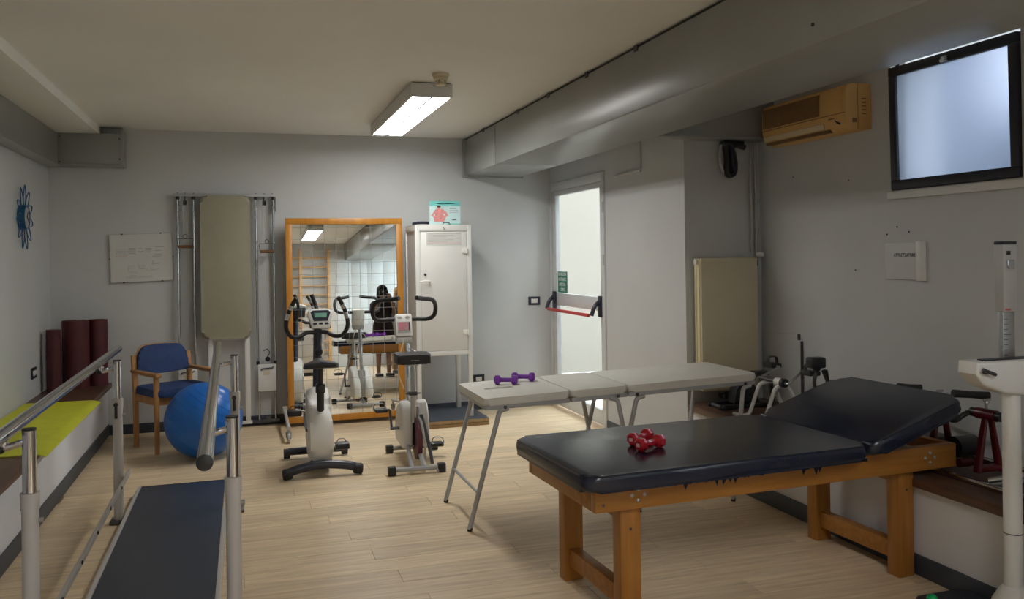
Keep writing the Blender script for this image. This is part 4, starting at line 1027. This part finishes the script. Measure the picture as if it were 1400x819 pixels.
b = new(); box(b, 3.2955, 3.303, 4.08, 4.885, 2.292, 2.296); part('seam', b, 'aged_grille', t, True)
b = new(); box(b, -.003, .003, 4.27, 4.87, -.018, .018, bev=.002, mtx=Matrix.Translation((3.310, 0, 2.238)) @ Matrix.Rotation(math.radians(-22), 4, 'Y')); part('vane', b, 'aged_vane', t, True)
b = new(); box(b, 3.325, 3.37, 4.24, 4.87, 2.198, 2.214, mtx=None); part('outlet_slot', b, 'aged_grille', t, True)
b = new(); box(b, 3.304, 3.31, 4.175, 4.225, 2.268, 2.276); part('badge', b, 'aged_grille', t, True)
b = new(); tube(b, curve([(3.306, 4.17, 2.258), (3.309, 4.155, 2.245), (3.317, 4.135, 2.236), (3.318, 4.12, 2.236)], 4), [.004] * 4 + [.007] * 5 + [.003] * 4, 6); part('indicator_window', b, 'black_plastic', t, True)
b = new(); box(b, 3.41, 3.414, AY0 - .001, AY0 + .002, 2.20, 2.46); box(b, 3.36, 3.40, AY0 - .0015, AY0, 2.235, 2.26); part('side_seam', b, 'aged_grille', t, True)
for k in range(5):
    b = new(); box(b, 3.45, 3.49, AY0 - .002, AY0 + .001, 2.285 + k * .022, 2.292 + k * .022); part('side_vent', b, 'aged_grille', t, True)

AC.location = (XR, 4.5625, 2.206); AC.scale = (.755, 1.03, 1.0)
# radiator and pipes in the alcove
t = thing('radiator', 'tall cream flat panel radiator in the alcove by the pier', 'radiator', (3.2, 5.23, .54))
b = new(); box(b, 2.99, 3.435, 5.17, 5.182, .545, 1.46, bev=.003); part('front_panel', b, 'radiator_cream', t, True)
b = new(); box(b, 2.99, 3.435, 5.258, 5.27, .545, 1.46, bev=.003); part('rear_panel', b, 'radiator_cream', t, True)
for x in (2.988, 3.425):
    b = new(); box(b, x, x + .012, 5.183, 5.257, .55, 1.455); part('side_cover', b, 'radiator_side', t, True)
for y in (5.195, 5.24):
    b = new(); box(b, 2.982, 2.989, y - .006, y + .006, .55, 1.455, bev=.002); part('side_rib', b, 'radiator_side', t, True)
b = new(); box(b, 3.0, 3.425, 5.19, 5.25, 1.445, 1.457); part('top_grille', b, 'radiator_cream', t, True)
b = new(); cyl(b, (2.97, 5.215, 1.435), (2.99, 5.215, 1.435), .012); cyl(b, (2.965, 5.215, 1.435), (2.975, 5.215, 1.435), .018); part('bleed_valve', b, 'white_plastic', t, True)
for x in (3.1, 3.33):
    b = new(); box(b, x - .015, x + .015, 5.27, 5.29, .8, .84); part('wall_bracket', b, 'radiator_cream', t, True)
t = thing('heating_pipes', 'pair of thin grey heating pipes running down the alcove corner', 'pipe', (3.48, 5.25, .9))
for x, y in ((3.452, 5.262), (3.488, 5.262)):
    b = new(); cyl(b, (x, y, 1.50), (x, y, 2.283), .0105, n=12); part('pipe', b, 'grey_plastic', t, True)
b = new(); tube(b, bend([(3.488, 5.262, 1.52), (3.488, 5.262, 1.47), (3.47, 5.235, 1.44), (3.437, 5.22, 1.435)], .015), .010, 10); part('elbow', b, 'brushed_steel', t, True)
b = new(); cyl(b, (3.488, 5.262, 1.455), (3.488, 5.262, 1.40), .014); part('valve', b, 'dark_steel', t, True)
b = new(); lathe(b, [(0, 0), (.018, 0), (.02, .02), (.015, .04), (0, .042)], 14, axis_mtx((3.488, 5.24, 1.48), (.3, -1, 0))); part('valve_knob', b, 'white_plastic', t, True)
b = new(); cyl(b, (3.488, 5.262, .452), (3.488, 5.262, 1.40), .0095, n=12); part('pipe', b, 'grey_plastic', t, True)
# black hanging thing in the alcove
t = thing('strap_bundle', 'bundle of black straps hanging below the short duct in the alcove', 'strap', (3.24, 5.24, 2.28))
b = new(); box(b, 3.19, 3.36, 5.19, 5.25, 2.235, 2.279, bev=.008); part('hook_block', b, 'black_plastic', t, True)
b = new(); tube(b, curve([(3.25, 5.2, 2.24), (3.275, 5.195, 2.15), (3.275, 5.195, 2.06), (3.24, 5.195, 2.03), (3.215, 5.197, 2.06), (3.22, 5.2, 2.15), (3.21, 5.2, 2.24)], 6), .026, 8, flat=(1.3, .6)); part('strap', b, 'black_rubber', t, True)
b = new(); tube(b, curve([(3.19, 5.22, 2.25), (3.175, 5.22, 2.18), (3.185, 5.22, 2.10), (3.22, 5.22, 2.05), (3.235, 5.22, 2.12), (3.225, 5.22, 2.24)], 6), .012, 8, flat=(1.5, .6)); part('strap', b, 'print_grey', t, True)
b = new(); tube(b, curve([(3.245, 5.205, 2.25), (3.25, 5.2, 2.16), (3.262, 5.198, 2.07), (3.235, 5.2, 2.045)], 5), .03, 8, flat=(1.2, .5)); part('strap', b, 'navy_plastic', t, True)
b = new(); cyl(b, (3.33, 5.22, 2.25), (3.375, 5.215, 2.235), .02); part('clip', b, 'black_plastic', t, True)
# ================================================================== THINGS ON THE RIGHT BENCH
BZ = .452
# notched white board against the right wall
b = new(); slab(b, [(4.825, BZ + .002), (5.255, BZ + .002), (5.255, .925), (4.855, .945), (4.855, .905), (4.825, .90)], 0, .012, mtx=Matrix.Translation((XR - .016, 0, 0)) @ Matrix(((0, 0, 1, 0), (1, 0, 0, 0), (0, 1, 0, 0), (0, 0, 0, 1))))
o = single('white_board', b, 'plaster', 'thin white board with notched corner leaning on the alcove wall', 'board', loc=(3.53, 5.04, BZ))
b = new(); box(b, 3.527, 3.545, 4.818, 4.826, BZ + .002, .90); part('edge_strip', b, 'dark_steel', o, True)
b = new(); box(b, 3.527, 3.545, 4.848, 4.856, .905, .946); part('edge_strip', b, 'dark_steel', o, True)

# pedal exerciser with white tube frame
t = thing('pedal_exerciser', 'pedal exerciser with white tube frame on the bench near the radiator', 'pedal exerciser', (3.2, 4.65, BZ))
for y in (4.52, 4.69):
    b = new(); tube(b, bend([(3.06, y, BZ + .013), (3.13, y, BZ + .014), (3.21, y, .665), (3.30, y, .665), (3.40, y, BZ + .014), (3.47, y, BZ + .013)], .035), .0125, 10); part('side_frame', b, 'white_enamel', t, True)
for x in (3.07, 3.46):
    b = new(); cyl(b, (x, 4.44, BZ + .013), (x, 4.77, BZ + .013), .0125, n=10); part('foot_tube', b, 'white_enamel', t, True)
b = new(); cyl(b, (3.245, 4.50, .69), (3.245, 4.56, .69), .026, n=14); part('hub', b, 'white_plastic', t, True)
b = new(); cyl(b, (3.245, 4.56, .69), (3.245, 4.74, .69), .012, n=10); part('axle', b, 'dark_steel', t, True)
b = new(); cyl(b, (3.245, 4.47, .69), (3.245, 4.50, .69), .028, n=14); part('hub_cap', b, 'black_plastic', t, True)
for y, dx, dz in ((4.44, .10, .07), (4.74, .15, .06)):
    b = new(); tube(b, bend([(3.245, y + (.03 if y < 4.6 else -.03), .69), (3.245, y, .69), (3.245 + dx, y, .69 + dz), (3.245 + dx, y - .04 if y < 4.6 else y + .04, .69 + dz)], .01), .008, 8); cr = part('crank', b, 'brushed_steel', t, True)
    ya, yb_ = (y - .13, y - .03) if y < 4.6 else (y + .03, y + .13)
    b = new(); box(b, 3.245 + dx - .04, 3.245 + dx + .04, ya, yb_, .69 + dz - .012, .69 + dz + .018, bev=.008); part('pedal', b, 'black_plastic', cr, True)
    b = new(); tube(b, bend([(3.245 + dx - .035, (ya + yb_) / 2, .70 + dz), (3.245 + dx - .03, (ya + yb_) / 2, .75 + dz), (3.245 + dx + .03, (ya + yb_) / 2, .75 + dz), (3.245 + dx + .035, (ya + yb_) / 2, .70 + dz)], .02), .012, 6, flat=(1.6, .4)); part('strap', b, 'black_rubber', cr, True)
b = new(); cyl(b, (3.27, 4.66, .66), (3.30, 4.66, BZ + .02), .016); part('brace', b, 'black_plastic', t, True)
t.location.x -= .09; t.location.z += 0.0
b = new(); slab(b, rrect(3.16, 3.30, 4.30, 4.42, .02), BZ, BZ + .07, bev=.01)
single('plastic_block', b, 'blue_plastic', 'small bright blue plastic block on the bench beside the pedal exerciser', 'block', loc=(3.23, 4.36, BZ))
# low black pedal machine deeper in the alcove
t = thing('pedal_machine', 'low black pedal machine on the bench under the radiator', 'pedal exerciser', (3.2, 5.02, BZ))
b = new(); box(b, 3.0, 3.38, 4.96, 4.99, BZ, BZ + .03, bev=.006); box(b, 3.0, 3.38, 5.10, 5.13, BZ, BZ + .03, bev=.006); part('base_rail', b, 'black_plastic', t, True)
b = new(); slab(b, [tuple(v)[:2] for v in curve([(3.13, BZ + .03, 0), (3.16, .60, 0), (3.22, .655, 0), (3.29, .60, 0), (3.32, BZ + .03, 0)], 4)], 5.0, 5.09, bev=.01, mtx=Matrix(((1, 0, 0, 0), (0, 0, 1, 0), (0, 1, 0, 0), (0, 0, 0, 1)))); part('housing', b, 'black_plastic', t, True)
for s, y in ((1, 4.95), (-1, 5.13)):
    b = new(); tube(b, bend([(3.225, 5.045, .60), (3.225, y, .60), (3.225 + s * .05, y, .60 + s * .09), (3.225 + s * .05, y - s * .03, .60 + s * .09)], .012), .009, 8); cr = part('crank', b, 'dark_steel', t, True)
    b = new(); box(b, 3.225 + s * .05 - .05, 3.225 + s * .05 + .05, y - s * .03 - .04, y - s * .03 + .04, .585 + s * .09, .615 + s * .09, bev=.008, ); part('pedal', b, 'black_plastic', cr, True)
    b = new(); cyl(b, (3.02 if s > 0 else 3.36, 4.95, BZ + .015), (3.02 if s > 0 else 3.36, 5.14, BZ + .015), .014); part('cross_tube', b, 'dark_steel', t, True)

# red arm and leg trainer
t = thing('arm_trainer', 'red and black arm and leg trainer with hand grips on the bench', 'pedal exerciser', (3.25, 3.2, BZ))
for x in (3.08, 3.44):
    b = new(); box(b, x - .014, x + .014, 2.55, 3.75, BZ, BZ + .022, bev=.004); part('base_rail', b, 'chrome', t, True)
for y in (2.6, 2.93, 3.7):
    b = new(); box(b, 3.094, 3.426, y - .014, y + .014, BZ + .002, BZ + .02, bev=.003); part('cross_bar', b, 'brushed_steel', t, True)
b = new(); cyl(b, (3.10, 2.93, BZ + .03), (3.40, 2.62, .60), .013, n=10); part('stay_tube', b, 'brushed_steel', t, True)
for y in (3.08, 3.36):
    b = new()
    for s in (-1, 1): tube(b, [(3.26 + s * .065, y, BZ + .02), (3.26 + s * .018, y, .715)], [.022, .016], 8, flat=(1, .7))
    box(b, 3.19, 3.33, y - .02, y + .02, BZ + .022, BZ + .05, bev=.006); st = part('stand', b, 'red_paint', t, True)
    b = new(); cyl(b, (3.255, y - .055, .735), (3.255, y + .055, .735), .026, n=14); part('hub', b, 'red_paint', st, True)
    for s_ in (-1, 1): b = new(); cyl(b, (3.255, y + s_ * .085, .735), (3.255, y + s_ * .056, .735), .022, n=12); part('hub_cap', b, 'black_plastic', st, True)
    b = new(); cyl(b, (3.255, y, .76), (3.255, y, .79), .007); cyl(b, (3.255, y, .788), (3.255, y, .798), .014, .011); box(b, 3.232, 3.278, y - .006, y + .006, .798, .808, bev=.003); part('clamp_screw', b, 'brushed_steel', st, True)
for pts, ga, gb in ((((3.255, 3.165, .735), (3.22, 3.18, .72), (3.18, 3.19, .69), (3.15, 3.19, .70), (3.15, 3.18, .80)), (3.15, 3.17, .825), (3.31, 3.12, .812)),
                    (((3.255, 3.445, .735), (3.28, 3.50, .72), (3.36, 3.70, .70), (3.38, 3.78, .70), (3.38, 3.78, .74)), (3.38, 3.78, .757), (3.50, 3.74, .747))):
    b = new(); tube(b, bend(pts, .02), .0125, 10); cr = part('crank_arm', b, 'black_plastic', t, True)
    b = new(); tube(b, [ga, [ga[i] * .5 + gb[i] * .5 for i in range(3)], gb], [.019, .0165, .019], 12); part('hand_grip', b, 'black_rubber', cr, True)
b = new(); cyl(b, (3.20, 3.22, .56), (3.32, 3.22, .56), .05, n=20); part('flywheel', b, 'black_plastic', t, True)
for y in (3.10, 3.36):
    b = new(); cyl(b, (3.17, y + .06, .50), (3.24, y + .06, .50), .02); part('foot_roller', b, 'red_paint', t, True)
b = new(); box(b, 3.15, 3.26, 3.52, 3.62, .565, .64, bev=.01); tube(b, bend([(3.18, 3.57, .60), (3.20, 3.57, .66), (3.26, 3.50, .67)], .02), .02, 8); part('rear_pedal', b, 'black_plastic', t, True)
b = new(); box(b, 3.175, 3.40, 3.42, 3.66, BZ + .0225, .56, bev=.01); part('gear_box', b, 'black_plastic', t, True)
# second red pedal unit, mostly hidden behind the head pad
t = thing('pedal_unit', 'black pedal with strap on a small red hub behind the head pad', 'pedal exerciser', (3.28, 4.08, BZ))
b = new(); box(b, 3.16, 3.40, 3.98, 4.16, BZ, BZ + .03, bev=.006); part('base', b, 'black_plastic', t, True)
b = new(); tube(b, [(3.30, 4.07, BZ + .03), (3.29, 4.07, .66)], [.04, .02], 8); part('stand', b, 'red_paint', t, True)
b = new(); cyl(b, (3.29, 4.01, .68), (3.29, 4.14, .68), .027, n=14); part('hub', b, 'red_paint', t, True)
b = new(); cyl(b, (3.29, 4.07, .705), (3.29, 4.07, .735), .008); box(b, 3.26, 3.32, 4.06, 4.08, .735, .748, bev=.004); part('clamp_screw', b, 'brushed_steel', t, True)
b = new(); tube(b, bend([(3.29, 4.14, .68), (3.28, 4.20, .68), (3.24, 4.22, .80)], .02), .013, 8); part('crank', b, 'black_plastic', t, True)
b = new(); tube(b, curve([(3.22, 4.22, .82), (3.19, 4.23, .76), (3.19, 4.23, .70), (3.23, 4.22, .675), (3.26, 4.21, .72), (3.25, 4.21, .80)], 5), .014, 8, flat=(1.6, .6)); part('strap', b, 'black_rubber', t, True)
b = new(); box(b, 3.15, 3.25, 4.20, 4.27, .81, .875, bev=.012); part('pedal', b, 'black_plastic', t, True)

# ================================================================== SCALE
t = thing('column_scale', 'white column weighing scale with height rod before the bench', 'scale', (2.80, 2.5, 0))
b = new(); slab(b, rrect(2.66, 2.925, 2.02, 2.90, .02), .0, .045, bev=.006); part('platform', b, 'walkway_vinyl', t, True)
b = new(); lathe(b, [(0, .045), (.085, .045), (.085, .09), (.075, .14), (.05, .185), (.036, .20), (0, .20)], 28, Matrix.Translation((2.815, 2.55, 0))); part('column_base', b, 'white_enamel', t, True)
b = new(); cyl(b, (2.815, 2.55, .19), (2.815, 2.55, .955), .033, n=24); cl = part('column', b, 'white_enamel', t, True)
b = new(); cyl(b, (2.815, 2.55, .40), (2.815, 2.55, .404), .0336, n=24); part('joint', b, 'dark_steel', cl, True)
hp = [(2.605, 1.075), (2.60, 1.03), (2.64, .985), (2.73, .95), (2.82, .938), (2.92, .95), (3.02, .985), (3.05, 1.03), (3.045, 1.075)]
b = new(); slab(b, hp, -.05, .05, bev=.014, seg=3, mtx=Matrix.Translation((0, 2.55, 0)) @ Matrix(((1, 0, 0, 0), (0, 0, 1, 0), (0, 1, 0, 0), (0, 0, 0, 1)))); hd = part('beam_head', b, 'white_enamel', t, True)
b = new(); box(b, 2.66, 3.03, 2.52, 2.56, 1.074, 1.080, bev=.002); part('beam_slot', b, 'black_plastic', hd, True)
b = new(); cyl(b, (2.63, 2.50, 1.04), (2.63, 2.478, 1.04), .008); tube(b, [(2.60, 2.475, 1.052), (2.66, 2.475, 1.03)], .007, 8); part('lever', b, 'dark_steel', hd, True)
b = new(); box(b, 2.835, 2.895, 2.60, 2.625, .95, 1.25, bev=.003); ru = part('height_rod', b, 'brushed_steel', t, True)
for k in range(14):
    z = .96 + k * .02; b = new(); box(b, 2.838, 2.838 + (.02 if k % 5 else .035), 2.5985, 2.6005, z, z + .002); part('tick', b, 'print_dark', ru, True)
b = new(); box(b, 2.83, 2.90, 2.59, 2.635, 1.25, 1.515, bev=.004); sl = part('slider', b, 'grey_plastic', t, True)
b = new(); box(b, 2.83, 2.90, 2.59, 2.635, 1.516, 1.528, bev=.003); part('slider_cap', b, 'black_plastic', sl, True)
b = new(); box(b, 2.846, 2.862, 2.586, 2.591, 1.475, 1.49); part('slider_hole', b, 'black_seal', sl, True)
b = new(); box(b, 2.845, 2.88, 2.582, 2.59, 1.42, 1.455, bev=.003); part('slider_catch', b, 'chrome', sl, True)
b = new(); box(b, 2.836, 2.862, 2.5885, 2.5905, 1.256, 1.264); part('badge', b, 'print_red', sl, True)
b = new(); ball(b, (2.695, 2.835, .056), (.022, .022, .018), 16); part('level_button', b, 'bright_green', t, True, 'green knob')

# ================================================================== SEEN IN THE MIRROR: the other end of the room
t = thing('wall_bars', 'light wooden wall bars on the far wall, seen in the mirror', 'wall bars', (1.2, YR, 0))
for x in (.52, 1.12, 1.70):
    b = new(); box(b, x - .03, x + .03, YR + .002, YR + .12, .05, 2.52, bev=.006); part('upright', b, 'bar_wood', t, True)
for k in range(12):
    z = .18 + k * .195
    b = new(); tube(b, [(.55, YR + .08, z), (1.67, YR + .08, z)], .02, 10, flat=(1.2, .8)); part('rung', b, 'bar_wood', t, True)
for c in range(5):
    for r_ in range(4):
        b = new(); box(b, 1.85 + c * .34, 1.85 + c * .34 + .336, YR, YR + .008, .9 + r_ * .34, .9 + r_ * .34 + .336, bev=.002); part('tile', b, 'tile_white', wr)
t = thing('white_cupboard', 'low white cupboard by the far wall, seen in the mirror', 'cabinet', (.98, -.4, 0))
b = new(); box(b, .60, 1.36, -.75, -.15, .06, .80, bev=.005); part('body', b, 'white_enamel', t, True)
for x in (.615, .985):
    b = new(); box(b, x, x + .36, -.15, -.135, .08, .78, bev=.003); d_ = part('door', b, 'white_enamel', t, True)
    b = new(); box(b, x + .16, x + .2, -.135, -.12, .66, .68, bev=.003); part('handle', b, 'brushed_steel', d_, True)
b = new(); box(b, .58, 1.38, -.77, -.13, .80, .83, bev=.004); part('top', b, 'grey_plastic', t, True)
b = new(); box(b, .63, 1.33, -.72, -.18, 0, .06); part('plinth', b, 'baseboard_rubber', t, True)

def person(name_label, x, y, rz, cloth, legs, hair, hold):
    t = thing('person', name_label, 'person', (x, y, 0), rz)
    J = {}; V = []; E_ = []; Rr = []
    def j(n, p, r, par=None):
        V.append(p); Rr.append(r); J[n] = len(V) - 1
        if par: E_.append((J[par], J[n]))
    j('pelvis', (0, 0, .84), (.135, .10)); j('waist', (0, 0, .98), (.115, .085), 'pelvis'); j('chest', (0, 0, 1.16), (.135, .095), 'waist')
    j('neckbase', (0, 0, 1.27), (.07, .06), 'chest'); j('neck', (0, -.01, 1.32), (.045, .045), 'neckbase'); j('headlow', (0, -.025, 1.37), (.062, .072), 'neck'); j('head', (0, -.025, 1.44), (.073, .085), 'headlow'); j('crown', (0, -.015, 1.51), (.05, .06), 'head')
    for s in (-1, 1):
        k = 'l' if s < 0 else 'r'
        j('sh' + k, (s * .15, 0, 1.235), (.05, .05), 'chest')
        if hold: el, wr_, ha = (s * .20, -.06, 1.03), (s * .10, -.22, 1.26), (s * .06, -.25, 1.33)
        else: el, wr_, ha = (s * .20, .02, 1.0), (s * .21, -.03, .78), (s * .20, -.05, .70)
        j('el' + k, el, (.036, .036), 'sh' + k); j('wr' + k, wr_, (.025, .025), 'el' + k); j('ha' + k, ha, (.03, .018), 'wr' + k)
        d = (Vector(ha) - Vector(wr_)).normalized()
        sd_ = Vector((s, 0, 0)) if hold else Vector((0, 1, 0))
        for q in range(4):
            f0 = Vector(ha) + sd_ * (q - 1.5) * .017 + d * .03; f1 = f0 + d * .025 + Vector((0, -.005, 0)); f2 = f1 + d * .02 + Vector((-s * .012, 0, 0))
            j(f'f{k}{q}a', tuple(f0), (.0085, .0085), 'ha' + k); j(f'f{k}{q}b', tuple(f1), (.008, .008), f'f{k}{q}a'); j(f'f{k}{q}c', tuple(f2), (.007, .007), f'f{k}{q}b')
        th0 = Vector(ha) - sd_ * .03; th1 = th0 + d * .03 - sd_ * .01
        j(f't{k}a', tuple(th0), (.010, .010), 'ha' + k); j(f't{k}b', tuple(th1), (.0085, .0085), f't{k}a')
        j('hip' + k, (s * .085, 0, .78), (.085, .085), 'pelvis'); j('kn' + k, (s * .09, -.01, .43), (.055, .055), 'hip' + k); j('an' + k, (s * .09, .015, .09), (.036, .036), 'kn' + k)
        j('he' + k, (s * .09, .0, .04), (.036, .036), 'an' + k); j('to' + k, (s * .095, -.13, .03), (.036, .026), 'he' + k)
    me = bpy.data.meshes.new('body'); me.from_pydata(V, E_, [])
    o = bpy.data.objects.new('body', me); COL.objects.link(o); o.parent = t
    md = o.modifiers.new('skin', 'SKIN'); md.use_smooth_shade = True
    for i, sv in enumerate(me.skin_vertices[0].data):
        sv.radius = Rr[i]; sv.use_root = (i == 0)
    sb = o.modifiers.new('sub', 'SUBSURF'); sb.levels = 1; sb.render_levels = 1
    me.materials.append(M['skin'])
    # clothes
    b = new(); lathe(b, [(.06, 1.285), (.12, 1.265), (.165, 1.22), (.165, 1.12), (.145, 1.0), (.175, .84), (.20, .6), (.215, .40), (.205, .40), (.17, .82), (.13, 1.0), (.15, 1.15), (.05, 1.27)] if legs is None else [(.06, 1.285), (.12, 1.265), (.165, 1.22), (.165, 1.12), (.15, 1.0), (.165, .84), (.17, .74), (.16, .74), (.14, 1.0), (.15, 1.15), (.05, 1.27)], 24, Matrix.Diagonal((1, .78, 1, 1))); part('dress' if legs is None else 'shirt', b, cloth, t)
    for s in (-1, 1):
        el = (s * .20, -.06, 1.03) if hold else (s * .20, .02, 1.0)
        b = new(); tube(b, [(s * .12, 0, 1.235), (s * .16, -.005, 1.21), tuple((Vector((s * .16, 0, 1.21)) * .45 + Vector(el) * .55))], [.058, .060, .052], 12); part('sleeve', b, cloth, t)
        if legs:
            b = new(); tube(b, [(s * .075, 0, .86), (s * .088, 0, .70), (s * .09, -.008, .43), (s * .09, .012, .08)], [.10, .095, .07, .06], 12); part('trouser_leg', b, legs, t)
        b = new(); slab(b, [tuple(v)[:2] for v in curve([(s * .09 - .045, .05, 0), (s * .09 + .045, .05, 0), (s * .095 + .05, -.08, 0), (s * .095 + .03, -.18, 0), (s * .095 - .03, -.18, 0), (s * .095 - .05, -.08, 0)], 3, closed=True)], 0, .055, bev=.012); part('shoe', b, 'black_rubber', t)
        b = new(); ball(b, (s * .028, -.108, 1.445), (.011, .006, .008), 10); part('eye', b, 'print_white', t)
        b = new(); ball(b, (s * .075, -.02, 1.43), (.012, .02, .03), 10); part('ear', b, 'skin', t)
    b = new(); ball(b, (0, -.115, 1.42), (.012, .014, .022), 10); part('nose', b, 'skin', t)
    b = new(); ball(b, (0, -.104, 1.385), (.022, .006, .006), 10); part('mouth', b, 'red_paint', t)
    b = new(); ball(b, (0, .0, 1.465), (.092, .098, .085), 20); ball(b, (0, .055, 1.38), (.085, .055, .12), 16)
    for s in (-1, 1): ball(b, (s * .078, -.01, 1.38), (.022, .05, .11), 12)
    part('hair', b, hair, t)
    return t
person('person in a dark dress taking a photograph, seen in the mirror', 2.22, 1.25, math.radians(172), 'dress_dark', None, 'hair_black', True)
t = thing('hand_camera', 'black camera held to the face of the person in dark dress', 'camera', (2.19, 1.51, 1.36))
b = new(); box(b, -.062, .062, -.03, .03, -.005, .08, bev=.008); box(b, -.025, .025, -.02, .02, .08, .1, bev=.006); part('body', b, 'black_plastic', t)
b = new(); lathe(b, [(0, 0), (.034, 0), (.034, .05), (.03, .06), (.022, .06), (.02, .05), (0, .05)], 20, axis_mtx((0, .03, .035), (0, 1, 0))); part('lens', b, 'black_plastic', t)
t.rotation_euler = (0, 0, math.radians(-8))
person('person in grey shirt and beige trousers standing behind, seen at the mirror edge', 2.64, .45, math.radians(175), 'shirt_grey', 'trousers_beige', 'bar_wood', False)
